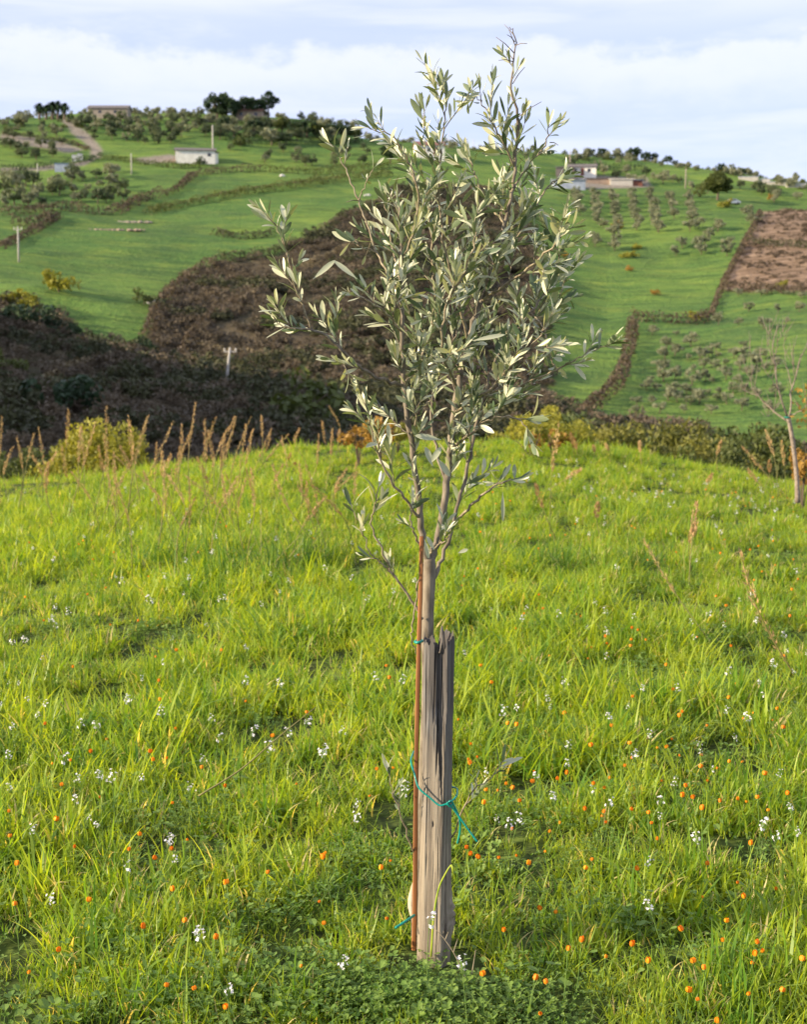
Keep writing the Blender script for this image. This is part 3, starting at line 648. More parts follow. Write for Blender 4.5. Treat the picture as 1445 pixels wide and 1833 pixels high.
# dark hilltop trees
for px, py, s, lab in [(388, 214, 2.0, 'large dark rounded tree, leftmost of the hilltop group'), (408, 216, 1.6, 'dark tree on the hilltop beside the leftmost large one'), (432, 214, 1.75, 'dark rounded tree in the middle of the hilltop group'), (456, 214, 1.6, 'dark tree just left of the tallest pine on the hilltop')]:
    o = place(px, py, s, 'hilltop_tree', dk_tr, dk_cr[int(rng.integers(0, 2))], 300); tag(o, lab, 'tree')
def pine_crown(r):
    A = []; 
    for (cx, cz, rx, rz) in [(0, 5.4, 1.9, .8), (-.8, 4.2, 1.8, .7), (1.5, 4.4, 1.7, .6), (.2, 3.2, 1.7, .7), (2.2, 5.0, .9, .4), (-1.3, 2.6, 1.2, .6), (.3, 6.3, 1.0, .5)]:
        d = unit(230, r) * (r.uniform(.2, 1, 230)[:, None] ** .5) * np.array([rx, rx, rz]); A.append(d + [cx, 0, cz])
    C = np.concatenate(A); V, Fq = cards(C, .28, r); return mesh('pine_crown', V, Fq, M['dark_leaf'], False, {'tint': np.repeat(r.uniform(0, .6, len(C)), 4)})
A = Acc(); A.add(*tube(smoothpath([(0, 0, -.5), (.1, 0, 2.5), (0, 0, 6)], 8), np.linspace(.25, .08, 8), 6))
o = place(480, 213, 1.35, 'pine_tree', A.mesh('pine_trunk', M['farbark'], True), pine_crown(rng), 300); tag(o, 'tallest dark pine with tiered crown at the right of the hilltop group', 'pine tree')
for i, (px, py, s) in enumerate([(505, 240, 1.2), (528, 243, 1.1), (550, 246, 1.3), (572, 248, 1.2), (596, 249, 1.15), (618, 250, 1.1), (636, 252, .9), (400, 232, 1.0), (455, 238, 1.0), (478, 236, .9)]):
    o = place(px, py, s * .95, 'grove_tree', dk_tr, dk_cr[i % 2] if i % 3 else crown_mesh('crown', M['bush'], 22, 50, .28, 2.6, 2.6, 1.8, 3.0, rng, .36), 250); tag(o, 'dark green tree, %s of the grove right under the hilltop houses' % ORD[i], 'tree', 'dark grove trees under the hilltop')
o = place(700, 292, 1.3, 'dark_tree', dk_tr, dk_cr[0], 250); tag(o, 'dark cypress like tree left of the red roofed house', 'tree')
# ridge trees at right
for i, (px, s) in enumerate([(1058, .7), (1080, .8), (1134, 1.1), (1155, .8), (1168, .8), (1196, .7), (1330, .6), (1290, .7)]):
    py = np.interp(px, [990, 1100, 1200, 1300, 1445], [277, 283, 294, 310, 334]); o = place(px, py, s * .9, 'ridge_tree', dk_tr, dk_cr[i % 2], 300); tag(o, 'small dark tree on the right ridge, %s from the left' % ORD[i], 'tree', 'small trees on the right ridge')
# palms
A = Acc(); A.add(*tube(smoothpath([(0, 0, -.5), (.05, 0, 2.0), (0, 0, 3.6)], 7), [.3, .3, .26, .25, .25, .28, .3], 7)); palm_tr = A.mesh('palm_trunk', M['farbark'], True)
A = Acc()
for i in range(70):
    a = rng.uniform(0, 6.28); el = rng.uniform(-1.3, 1.3); d = np.array([math.cos(a) * math.cos(el), math.sin(a) * math.cos(el), math.sin(el)]); L = 1.5
    p = np.array([3.6 * np.array([0, 0, 1]) + d * L * t + np.array([0, 0, -.9 * t * t * L * .5]) for t in np.linspace(0, 1, 6)]); s_ = np.cross(d, [0, 0, 1]); s_ /= np.linalg.norm(s_) + 1e-9
    w_ = np.array([.05, .22, .28, .25, .16, .02])[:, None]; V = np.stack([p - s_ * w_, p + s_ * w_], 1).reshape(-1, 3)
    A.add(V, np.array([(2 * q, 2 * q + 1, 2 * q + 3, 2 * q + 2) for q in range(5)]), tint=rng.uniform(0, .7))
palm_cr = A.mesh('palm_fronds', M['dark_leaf'])
for i, px in enumerate([70, 82, 93, 103, 115]):
    p = hit(px, 214, 300); o = empty('palm_tree', p); o.scale = (1.35 + .12 * (i % 3), 1.35 + .12 * (i % 3), [1.2, 1.05, 1.3, 1.35, 1.2][i]); link('trunk', palm_tr, o); link('fronds', palm_cr, o)
    tag(o, 'squat palm at the top of the road, %s from the left of the palm row' % ORD[i], 'palm tree', 'palms at the top of the road')

# ------------------------------------------------------------------ hedges and field walls
def hedge(name, pts, w, h, mat, label, cat='hedge', dens=9, size=.17, gaps=0, base=.25):
    w *= 1.35; h *= 1.45; size *= 1.15; dens *= 1.35
    P2 = smoothpath(np.array(pts, float), 60); G = np.array([hit(a, b, 120) for a, b in P2])
    seg = np.linalg.norm(np.diff(G, axis=0), axis=1); ok = seg < np.median(seg) * 6 + 3; L = seg.sum(); n = int(min(L * dens * (w + h), 26000))
    t = rng.uniform(0, 1, n); cs = np.concatenate([[0], np.cumsum(seg)]) / L; i = np.clip(np.searchsorted(cs, t) - 1, 0, 58)
    f = ((t - cs[i]) / np.maximum(cs[i + 1] - cs[i], 1e-9))[:, None]; C = G[i] * (1 - f) + G[i + 1] * f
    d = G[i + 1] - G[i]; d /= np.linalg.norm(d, axis=1)[:, None] + 1e-9; side = np.stack([-d[:, 1], d[:, 0], np.zeros(n)], 1)
    var = .55 + .9 * fbm(t * L / 3.0, np.zeros(n), 13, 3)
    an = rng.uniform(0, math.pi, n); rr = rng.uniform(.3, 1, n) ** .5
    C = C + side * (np.cos(an) * rr * w / 2 * var)[:, None]; C[:, 2] = g0(C[:, 0], C[:, 1]) + np.sin(an) * rr * h * var + rng.uniform(0, .1, n)
    V, Fq = cards(C, size * rng.uniform(.6, 1.3, n), rng, 1.7); clump = fbm(t * L / 2.2, np.zeros(n), 29, 3)
    m = mesh(name, V, Fq, M[mat], False, {'tint': np.repeat(np.clip(clump * .8 + rng.uniform(-.2, .3, n), 0, 1), 4)})
    o = link(name, m); tag(o, label, cat); return o
hedge('hedge', [(0, 386), (60, 382), (115, 376), (160, 384), (210, 382), (250, 362), (290, 352)], 2.0, 1.6, 'hedge', 'thick brown hedge running across the left slope above the big field')
hedge('hedge', [(290, 352), (315, 342), (345, 318), (385, 310), (430, 307), (470, 306)], 1.6, 1.3, 'hedge', 'brown hedge climbing from the left field towards the white house')
hedge('hedge', [(470, 306), (520, 311), (580, 311), (640, 306), (700, 300)], 1.8, 1.6, 'bush', 'dark green hedge under the olive strip right of the white house')
hedge('hedge', [(262, 384), (320, 372), (380, 360), (440, 348), (500, 340), (560, 331), (620, 324), (700, 314)], 2.2, 1.5, 'bush', 'long dark hedge crossing the middle of the left slope')
hedge('hedge', [(268, 376), (330, 364), (420, 344), (520, 330), (620, 317)], .7, .5, 'hedge', 'thin upper hedge running beside the long dark one')
hedge('hedge', [(0, 446), (30, 430), (70, 410), (105, 388)], 1.6, 1.0, 'hedge', 'brown field hedge slanting down to the left edge')
hedge('hedge', [(20, 404), (60, 402), (100, 392)], 2.2, 1.6, 'hedge', 'short reddish hedge above the left slanting one')
hedge('hedge', [(385, 420), (420, 427), (460, 426), (490, 420)], 2.0, 1.2, 'scrubgreen', 'short dark bush strip inside the big left field')
hedge('hedge', [(390, 470), (430, 462), (480, 458), (530, 440)], 2.0, 1.4, 'scrubgreen', 'dark rim of bushes along the upper edge of the ravine')
hedge('hedge', [(262, 610), (280, 565), (310, 525), (350, 492), (390, 472)], 1.8, 1.3, 'hedge', 'brown bushy rim between the left field and the ravine')
hedge('hedge', [(318, 650), (345, 600), (390, 565), (430, 542), (470, 530)], 1.5, 1.0, 'hedge', 'pale brown hedge climbing inside the ravine')
hedge('hedge', [(60, 700), (110, 672), (160, 655), (220, 650), (270, 662)], 1.5, .9, 'straw_hedge', 'pale dry bank crossing the left part of the ravine')
hedge('hedge', [(0, 735), (60, 722), (130, 712), (190, 716)], 2.6, 1.8, 'scrubgreen', 'dark bramble line low in the left ravine')
hedge('hedge', [(470, 730), (540, 715), (600, 705), (660, 700)], 2.2, 1.4, 'scrubgreen', 'dark bramble line right of the leaning pole')
hedge('hedge', [(330, 622), (400, 632), (470, 640), (540, 636)], 1.6, .8, 'straw_hedge', 'pale dry bank above the leaning pole')
hedge('hedge', [(560, 560), (620, 535), (680, 520), (760, 515)], 2.0, 1.3, 'scrubgreen', 'dark bush line in the ravine behind the sapling crown')
hedge('hedge', [(430, 520), (500, 500), (570, 470), (640, 440)], 1.8, .9, 'straw_hedge', 'pale dry bank in the upper ravine left of the crown')
hedge('hedge', [(300, 690), (360, 692), (430, 700), (500, 712)], 2.2, 1.5, 'scrubgreen', 'dark bramble strip at the foot of the leaning pole')
hedge('hedge', [(150, 622), (190, 630), (230, 636), (262, 630)], 2.2, 1.7, 'scrubgreen', 'dark bramble rim under the lower left field')
hedge('hedge', [(1044, 752), (1058, 735), (1085, 712), (1108, 685), (1120, 650), (1130, 612), (1133, 585)], 1.5, 1.3, 'hedge', 'brown hedge curving between the two right hand fields')
hedge('hedge', [(1130, 574), (1160, 576), (1200, 578), (1240, 581), (1270, 572)], 1.8, 1.5, 'hedge', 'stony brown hedge along the top of the lower right field')
hedge('hedge', [(1272, 570), (1280, 548), (1288, 528), (1300, 500), (1318, 465), (1340, 425), (1362, 382)], 1.0, .8, 'hedge', 'thin pale hedge climbing along the edge of the brown field')
hedge('hedge', [(1290, 520), (1330, 521), (1370, 524), (1410, 526), (1460, 528)], 2.0, 1.4, 'hedge', 'dark bushy hedge at the foot of the brown field')
hedge('hedge', [(1342, 436), (1380, 440), (1420, 442), (1460, 446)], 1.8, 1.2, 'scrubgreen', 'dark hedge strip across the middle of the brown field')
hedge('hedge', [(1062, 772), (1120, 776), (1190, 780), (1272, 786)], 2.0, 1.6, 'scrub', 'dark scrub strip standing for shadow along the bottom of the lower right field')  # dark growth put in where a shadow strip lies at the field's foot
hedge('hedge', [(1010, 300), (1060, 303), (1110, 305), (1160, 308)], 2.0, 1.6, 'dark_leaf', 'dark hedge line behind the right farm roofs')
hedge('hedge', [(0, 305), (50, 302), (100, 298), (140, 292), (180, 284)], 1.6, 1.2, 'dark_leaf', 'dark hedge along the lane beside the blue shed')
hedge('hedge', [(180, 284), (240, 292), (300, 300), (360, 300)], 1.6, 1.2, 'bush', 'green hedge below the dirt yard of the white house')
hedge('hedge', [(400, 250), (440, 256), (520, 258), (600, 258), (650, 256)], 1.5, 1.2, 'dark_leaf', 'dark hedge at the foot of the hilltop grove')
hedge('hedge', [(0, 240), (60, 246), (120, 256), (160, 270)], 1.2, .8, 'hedge', 'dry brown hedge crossing the slope under the palms')

# ------------------------------------------------------------------ buildings
def house(name, px, py, w, d, h, roofh, label, wallm, roofm, rz=0, wins=(), door=None, rmin=250, over=.35, gable_axis='x', side=None, flat=False, cat='house', chimney=False):
    """w along the local x, front towards -y"""
    p = hit(px, py, rmin); o = empty(name, p, rz); tag(o, label, cat)
    A = Acc(); A.add(*box(-w / 2, w / 2, -d / 2, d / 2, -2.5, h))
    if not flat:
        if gable_axis == 'x': V = np.array([(-w / 2, -d / 2, h), (-w / 2, d / 2, h), (-w / 2, 0, h + roofh * .97), (w / 2, -d / 2, h), (w / 2, d / 2, h), (w / 2, 0, h + roofh * .97)])
        else: V = np.array([(-w / 2, -d / 2, h), (w / 2, -d / 2, h), (0, -d / 2, h + roofh * .97), (-w / 2, d / 2, h), (w / 2, d / 2, h), (0, d / 2, h + roofh * .97)])
        A.add(V, np.array([(0, 1, 2), (3, 5, 4)]))
    link('wall', A.mesh('wall', M[wallm]), o)
    A = Acc(); t = .18
    if flat:
        V, Fq = box(-w / 2 - over, w / 2 + over, -d / 2 - over, d / 2 + over, h + .01, h + t); V[(V[:, 1] > 0)] += [0, 0, roofh]; A.add(V, Fq)
    else:
        W = w / 2 + over; D = d / 2 + over; sl = roofh / (d / 2 if gable_axis == 'x' else w / 2)
        if gable_axis == 'x':
            zl = h - over * sl
            for s in (-1, 1):
                V = np.array([(-W, s * D, zl), (W, s * D, zl), (W, 0, h + roofh), (-W, 0, h + roofh), (-W, s * D, zl + t), (W, s * D, zl + t), (W, 0, h + roofh + t), (-W, 0, h + roofh + t)]); A.add(V, np.array([(0, 1, 2, 3), (4, 5, 6, 7), (0, 1, 5, 4), (1, 2, 6, 5), (3, 0, 4, 7)]))
        else:
            zl = h - over * sl
            for s in (-1, 1):
                V = np.array([(s * W, -D, zl), (s * W, D, zl), (0, D, h + roofh), (0, -D, h + roofh), (s * W, -D, zl + t), (s * W, D, zl + t), (0, D, h + roofh + t), (0, -D, h + roofh + t)]); A.add(V, np.array([(0, 1, 2, 3), (4, 5, 6, 7), (0, 1, 5, 4), (1, 2, 6, 5), (3, 0, 4, 7)]))
    rf = link('roof', A.mesh('roof', M[roofm]), o)
    if chimney: link('chimney', Acc_box(-w * .2, -w * .2 + .6, -.3, .3, h + roofh * .3, h + roofh + .8, wallm), rf)
    for (x0, z0, ww, hh) in wins: link('window', Acc_box(x0, x0 + ww, -d / 2 - .03, -d / 2 + .05, z0, z0 + hh, 'glass'), o)
    if door: link('door', Acc_box(door[0], door[0] + 1.0, -d / 2 - .03, -d / 2 + .05, -.3, 2.0, 'rust'), o)
    if side:
        q = link('end_wall', Acc_box(-w / 2 - .04, -w / 2 - .005, -d / 2, d / 2, -2, h, side), o); q['label'] = 'orange coloured end wall'
    return o
def Acc_box(x0, x1, y0, y1, z0, z1, m):
    A = Acc(); A.add(*box(x0, x1, y0, y1, z0, z1)); return A.mesh('panel', M[m])
house('white_house', 350, 288, 11, 6, 2.5, .9, 'low white house with dark roof and orange end wall on the left slope', 'render', 'greyroof', .12, [(3.4, .9, .9, .9)], side='orangewall')
house('white_shed', 380, 290, 3.2, 3, 2.4, .3, 'small white lean-to at the right end of the white house', 'render', 'greyroof', .12, flat=True, cat='shed')
house('red_roofed_house', 768, 280, 8.5, 8, 2.8, 1.5, 'white house with red tiled roof on the ridge behind the olive crown', 'render', 'tile', .1, [(-3.2, .9, 1, 1.1), (-1.0, .9, 1, 1.1), (2.4, .9, 1, 1.1)], (.9,), chimney=True)
house('hilltop_house', 196, 209, 13, 7, 2.2, 1.3, 'long low grey roofed house on the left hilltop skyline', 'polewood', 'greyroof', 0, [(-3, .6, 1, .9), (2, .6, 1, .9)], rmin=380)
house('villa', 447, 214, 9, 6, 2.4, 1.2, 'brownish house half hidden between the dark hilltop trees', 'dirt', 'tile', 0, [(-3, .8, 1, 1), (1.8, .8, 1, 1)], rmin=380)
house('blue_shed', 112, 306, 3.9, 2.6, 1.7, .3, 'small pale blue shed beside the lane on the left slope', 'metalroof', 'blue', .1, flat=True, cat='shed', over=.1)
house('farmhouse', 1042, 315, 8.5, 6, 2.4, 1.0, 'pale farmhouse with grey roof in the right farmyard', 'render', 'greyroof', -.1, [(-2.6, .8, 1, 1), (1.6, .8, 1, 1)], (-.4,), rmin=300)
house('dark_barn', 1012, 316, 5.5, 5, 2.4, .8, 'dark barn left of the farmhouse', 'greyroof', 'greyroof', -.1, flat=True, rmin=300, cat='barn')
house('greenhouse', 1018, 336, 9.0, 5, 1.8, .3, 'pale blue sheeted shed lowest in the right farmyard', 'metalroof', 'metalroof', 0, flat=True, rmin=300, cat='shed')
house('long_shed', 1075, 328, 9.0, 4, 1.1, .35, 'long grey shed in the middle of the right farmyard', 'dirt', 'greyroof', -.05, flat=True, rmin=300, cat='shed')
house('white_roofed_shed', 1112, 330, 6.5, 4, 1.2, .5, 'low shed with white roof right of the long grey shed', 'concrete', 'render', -.05, flat=True, rmin=300, cat='shed')
house('tarp_shed', 1138, 331, 3.6, 3, 1.1, .4, 'blue covered shed at the right end of the farmyard', 'rust', 'blue', 0, flat=True, rmin=300, cat='shed')
for i, (px, py) in enumerate([(133, 288), (143, 286)]):
    house('white_block', px, py, 1.4, 1.2, 1.5, .1, '%s pale masonry block by the lane above the blue shed' % ('left' if i == 0 else 'right'), 'render', 'concrete', .2, flat=True, cat='masonry block', over=.05)
for i, (px, py, w_) in enumerate([(1340, 322, 8), (1364, 326, 7), (1395, 331, 10), (1425, 335, 8)]):
    house('polytunnel', px, py, w_ * .7, 3, .7, .2, 'white low roof on the right skyline, %s from the left' % ORD[i], 'concrete', 'metalroof', -.15, flat=True, rmin=300, cat='farm shed', over=.1)
# small parked car in the far field by the round tree
def car(px, py, label):
    p = hit(px, py, 250); o = empty('parked_car', p, .2); tag(o, label, 'car')
    A = Acc(); prof = [(-1.9, .35), (-1.9, .85), (-1.2, .95), (-.7, 1.4), (.7, 1.42), (1.3, .98), (1.95, .85), (1.95, .35)]
    V = np.array([(x_, y_, z_) for y_ in (-.75, .75) for x_, z_ in prof]); n8 = 8
    A.add(V, np.array([(i, (i + 1) % 8, (i + 1) % 8 + 8, i + 8) for i in range(8)])); A.add(V, np.array([(0, 1, 6, 7), (1, 2, 5, 6), (2, 3, 4, 5), (8, 9, 14, 15), (9, 10, 13, 14), (10, 11, 12, 13)]))
    link('body', A.mesh('body', M['car']), o); link('windscreen', Acc_box(-.6, .6, -.78, .78, 1.0, 1.3, 'glass'), o)
    for x_ in (-1.2, 1.25):
        for y_ in (-.7, .7):
            a = np.linspace(0, 1, 2); A = Acc(); A.add(*tube(np.array([(x_, y_ - .1, .33), (x_, y_ + .1, .33)]), .33, 12)); link('wheel', A.mesh('wheel', M['glass'], True), o)
car(1312, 366, 'pale car parked in the field right of the yellow bush')
# stone ruins and rocks
def rockmesh(n, sx, sy, sz, r, m='rock'):
    A = Acc()
    for i in range(n):
        c = np.array([r.uniform(-sx, sx), r.uniform(-sy, sy), 0]); k = r.uniform(.3, .8) * sz; u = unit(42, r)
        import bmesh
        bm = bmesh.new(); bmesh.ops.create_icosphere(bm, subdivisions=2, radius=1); V = np.array([v.co[:] for v in bm.verts]); Fq = np.array([[v.index for v in f.verts] for f in bm.faces]); bm.free()
        V = V * (1 + .25 * (vn(V[:, 0] * 2 + i * 5, V[:, 1] * 2 + V[:, 2] * 1.7, i)[:, None] - .5)) * k * np.array([1.2, 1, .8]); A.add(V + c, Fq)
    return A.mesh('rocks', M[m])
p = hit(281, 545, 150); o = link('white_boulder', rockmesh(5, 1.2, .5, 1.3, rng), loc=p); tag(o, 'pale rock pile on the lower left field near the ravine', 'rock pile')
p = hit(205, 412, 200); o = link('ruined_wall', rockmesh(70, 6.5, .5, .55, rng, 'dirt'), loc=p); tag(o, 'long low ruined stone wall in the big left field', 'ruin')
p = hit(240, 398, 200); o = link('ruined_wall', rockmesh(40, 3.5, .5, .6, rng, 'polewood'), loc=p); tag(o, 'short ruined wall behind the longer one in the left field', 'ruin')
p = hit(508, 315, 200); o = link('white_boulder', rockmesh(2, .5, .3, .9, rng), loc=p); tag(o, 'single pale boulder on the dark hedge right of the white house', 'boulder')
p = hit(655, 350, 200); o = link('white_boulder', rockmesh(3, 1.5, .3, .7, rng), loc=p); tag(o, 'grey stones at the right end of the big left field', 'stones')

# poles
def pole(px, pyb, pyt, label, m='concrete', bar=True, lean=0, rmin=100, r0=.16):
    p = hit(px, pyb, rmin); r = math.hypot(p[0], p[1]); h = r * (float(te_of(px, pyt)) - float(te_of(px, pyb))); o = empty('utility_pole', p); tag(o, label, 'utility pole')
    A = Acc(); A.add(*tube(np.array([(0, 0, -1), (lean * .5, 0, h * .5), (lean, 0, h)]), [r0 * 1.2, r0, r0 * .7], 8)); link('post', A.mesh('post', M[m], True), o)
    if bar:
        A = Acc(); A.add(*box(lean - .75, lean + .75, -.06, .06, h - .55, h - .4)); q = link('crossarm', A.mesh('crossarm', M[m]), o)
        for x_ in (-.65, 0, .65):
            A = Acc(); A.add(*tube(np.array([(lean + x_, 0, h - .4), (lean + x_, 0, h - .1)]), .07, 6)); link('insulator', A.mesh('insulator', M['render'], True), q)
pole(404, 692, 622, 'pale leaning power pole with crossarm in the dark ravine', lean=.55)
pole(33, 468, 405, 'pale power pole with crossarm at the left edge of the big field')
pole(381, 288, 223, 'tall pale pole standing right of the white house', bar=False, r0=.2)
pole(235, 312, 275, 'plain grey pole on the slope left of the white house', bar=False)
pole(67, 320, 293, 'short grey pole on the slope below the blue shed', bar=False)
pole(1021, 300, 270, 'wooden pole rising behind the farmhouse roof', 'polewood', False, rmin=300, r0=.2)
pole(1228, 338, 301, 'wooden pole on the slope left of the round tree', 'polewood', False, rmin=300, r0=.18)
for i, (px, t) in enumerate([(803, 236), (818, 232), (833, 244), (657, 205), (848, 248)]):
    pole(px, 264 if px > 700 else 240, t, 'thin grey mast on the skyline behind the crown, %s' % ['left of three', 'middle and tallest', 'right of three', 'alone left of the crown', 'rightmost and shortest'][i], 'concrete', False, rmin=300, r0=.09)

# ------------------------------------------------------------------ the olive sapling
TY = 3.20
def B(rows):
    a = np.array(rows, float); p = P(a[:, 0], a[:, 1], TY + a[:, 2]); return np.hstack([p, a[:, 3:4] / 1000])
trunk_rows = [(752, 1745, 0, 19), (749, 1690, 0, 17), (750, 1610, 0, 16), (756, 1500, .01, 15), (762, 1350, .01, 15), (766, 1230, .01, 14), (765, 1150, .0, 14), (767, 1075, 0, 14.5), (769, 1030, 0, 15), (769, 1000, 0, 14)]
BR = [  # (rows, first twig position 0..1, twigs per metre, twig length)
 ([(768, 1018, 0, 9), (757, 965, -.01, 9), (749, 890, -.02, 8), (740, 820, -.03, 7.5), (730, 745, -.03, 7), (723, 688, -.02, 6), (721, 594, -.03, 5), (719, 500, -.02, 4.2), (717, 420, 0, 3.2), (712, 350, .02, 2)], .22, 40, .10),
 ([(770, 1015, 0, 11), (786, 955, .02, 10), (800, 872, .04, 9.5), (807, 800, .05, 9), (813, 735, .05, 8.6), (822, 688, .06, 8), (838, 610, .07, 7), (862, 540, .08, 6.2), (890, 460, .08, 5.5), (908, 390, .07, 5), (919, 330, .06, 4.5), (924, 280, .06, 4), (927, 218, .05, 3.5), (917, 165, .05, 2.8), (919, 120, .05, 2.2), (923, 70, .05, 1.6), (912, 48, .05, 1)], .16, 40, .09),
 ([(772, 1045, 0, 6), (790, 1005, .03, 5.5), (815, 930, .05, 5), (835, 850, .07, 4.8), (850, 780, .09, 4.4), (868, 700, .1, 4), (900, 620, .12, 3.5), (950, 560, .14, 3), (990, 500, .15, 2.2), (1008, 440, .15, 1.5)], .2, 36, .10),
 ([(812, 938, .05, 4), (850, 900, 0, 3.5), (880, 872, -.03, 3), (905, 862, -.05, 2), (930, 855, -.05, 1.2)], .5, 26, .05),
 ([(723, 690, -.02, 5), (688, 681, -.06, 5), (648, 660, -.1, 4.6), (611, 627, -.13, 4.2), (575, 595, -.15, 3.6), (540, 588, -.16, 2.5), (505, 583, -.16, 1.8), (486, 565, -.16, 1)], .35, 36, .085),
 ([(560, 590, -.15, 2.6), (540, 545, -.16, 2.3), (527, 510, -.17, 2), (515, 460, -.18, 1.7), (497, 410, -.18, 1.2), (478, 382, -.18, .8)], .2, 36, .055),
 ([(718, 530, -.02, 3.5), (700, 500, -.03, 3.3), (676, 453, .02, 3), (655, 395, .04, 2.6), (641, 359, .05, 2.3), (622, 312, .06, 2), (605, 275, .07, 1.4), (584, 252, .07, .8)], .8, 14, .04),
 ([(641, 359, .05, 1.8), (652, 335, .04, 1.4), (660, 318, .03, 1.2), (672, 298, .03, .8)], .4, 30, .03),
 ([(676, 453, .02, 2), (650, 442, 0, 1.6), (635, 432, 0, 1.2), (625, 436, 0, .8)], .5, 30, .04),
 ([(757, 1108, -.02, 4), (742, 1083, -.03, 3.6), (709, 1036, -.05, 3), (681, 980, -.07, 2.6), (665, 938, -.08, 2.2), (672, 905, -.1, 1.8), (678, 870, -.1, 1)], .35, 11, .06),
 ([(709, 1036, -.05, 2), (685, 1010, -.08, 1.8), (660, 985, -.1, 1.6), (640, 930, -.12, 1.3), (627, 900, -.12, .8)], .3, 15, .05),
 ([(749, 925, -.02, 4), (723, 890, -.05, 3.5), (695, 853, -.08, 3), (672, 801, -.1, 2.6), (662, 750, -.12, 2), (655, 715, -.12, 1.2)], .3, 24, .075),
 ([(870, 712, .1, 3.5), (940, 688, .05, 3), (1001, 658, .02, 2.4), (1035, 640, 0, 1.8), (1067, 625, 0, 1.4), (1100, 612, -.02, 1)], .1, 22, .06),
 ([(838, 610, .07, 4.5), (820, 540, .02, 4), (800, 460, -.02, 3.5), (788, 380, -.04, 3), (786, 320, -.05, 2.6), (790, 270, -.05, 2.2), (796, 215, -.05, 1.8), (800, 180, -.05, 1.2), (793, 152, -.05, .8)], .12, 40, .10),
 ([(790, 275, -.05, 1.6), (765, 240, -.07, 1.3), (758, 210, -.08, 1.1), (762, 195, -.08, .8)], .5, 22, .04),
 ([(720, 470, 0, 3.5), (745, 400, -.04, 3), (748, 340, -.08, 2.6), (730, 290, -.1, 2.2), (703, 245, -.12, 1.8), (672, 235, -.13, 1.3), (656, 228, -.13, .8)], .1, 44, .085),
 ([(922, 300, .06, 3), (900, 250, .02, 2.4), (880, 215, -.01, 2), (862, 185, -.02, 1.5), (845, 165, -.02, .9)], .0, 46, .065),
 ([(918, 340, .06, 3), (950, 290, .1, 2.4), (975, 262, .12, 2), (984, 222, .12, 1)], .05, 38, .06),
 ([(890, 470, .08, 4), (930, 420, .12, 3.4), (960, 370, .16, 2.8), (985, 330, .18, 2), (1002, 320, .18, 1)], .05, 46, .10),
 ([(862, 540, .08, 4), (920, 500, .02, 3.4), (970, 460, -.04, 2.8), (1005, 425, -.08, 2), (1028, 405, -.1, 1)], .05, 46, .10),
 ([(835, 620, .07, 4), (890, 600, .15, 3.4), (950, 580, .2, 2.8), (995, 550, .22, 2), (1012, 500, .22, 1.2)], .05, 40, .10),
 ([(814, 740, .05, 4), (870, 700, -.05, 3.5), (920, 650, -.1, 3), (960, 610, -.14, 2.2), (985, 580, -.15, 1.2)], .15, 40, .09),
 ([(723, 690, -.02, 4), (755, 640, .08, 3.5), (775, 560, .14, 3), (775, 480, .18, 2.6), (770, 400, .2, 2), (765, 350, .2, 1.2)], .15, 40, .10),
 ([(721, 600, -.02, 3.4), (690, 560, -.1, 3), (660, 540, -.16, 2.2), (635, 528, -.16, 1.2)], .15, 42, .08),
 ([(720, 520, -.02, 3), (704, 450, .08, 2.6), (694, 390, .12, 2), (684, 345, .14, 1)], .1, 42, .09),
 ([(808, 805, .05, 4), (850, 770, -.05, 3.2), (895, 745, -.1, 2.6), (935, 755, -.12, 1.8), (952, 792, -.12, 1)], .2, 30, .07),
 ([(822, 700, .06, 4), (792, 630, -.1, 3.4), (800, 550, -.16, 3), (830, 490, -.2, 2.6), (850, 430, -.2, 2), (855, 370, -.2, 1.1)], .12, 42, .10),
 ([(905, 400, .07, 3.2), (872, 360, .12, 2.6), (852, 315, .14, 2), (842, 280, .14, 1)], .05, 42, .085),
 ([(800, 872, .04, 5), (780, 800, .1, 4), (772, 730, .13, 3.4), (790, 660, .16, 2.8), (815, 600, .18, 2), (830, 540, .18, 1.1)], .35, 26, .09),
 ([(752, 975, -.02, 3), (738, 945, -.05, 2.4), (735, 915, -.06, 1.6), (740, 895, -.06, .9)], .3, 34, .05),
 ([(770, 990, -.02, 3), (785, 975, -.05, 2.4), (800, 965, -.07, 1.6), (808, 950, -.07, .9)], .3, 40, .055),
 ([(868, 700, .1, 3), (905, 720, .12, 2.4), (930, 700, .14, 2), (955, 670, .15, 1)], .1, 34, .08),
 ([(950, 560, .14, 2.6), (975, 590, .1, 2.2), (985, 640, .06, 1.8), (1000, 665, .05, 1)], .05, 34, .07),
 ([(735, 790, -.03, 2.6), (748, 740, -.08, 2.2), (768, 720, -.1, 1.6), (780, 690, -.1, 1)], .3, 26, .06),
 ([(757, 1010, -.025, 2.6), (748, 1060, -.035, 2.3), (739, 1115, -.04, 2), (738, 1145, -.04, 1.8), (746, 1172, -.03, 1.4)], 1.1, 0, 0),
 ([(743, 1530, -.05, 2.4), (717, 1462, -.1, 2), (703, 1418, -.12, 1.5), (692, 1372, -.12, .9)], .45, 26, .035),
 ([(808, 1500, .04, 2.4), (845, 1420, -.02, 2), (880, 1392, -.03, 1.5), (905, 1355, -.03, .9)], .35, 30, .04),
]
r2 = np.random.default_rng(21)
sap = empty('olive_sapling', P(742, 1700, TY).tolist()); tag(sap, 'slender young olive tree with silvery leaves tied behind the weathered post', 'olive tree')
sap_loc = np.array(sap.location[:]); off = -sap_loc
t4 = smoothpath(B(trunk_rows), 60); tw = 1 + .10 * (vn(np.arange(60) * .5, np.zeros(60), 5) - .5)
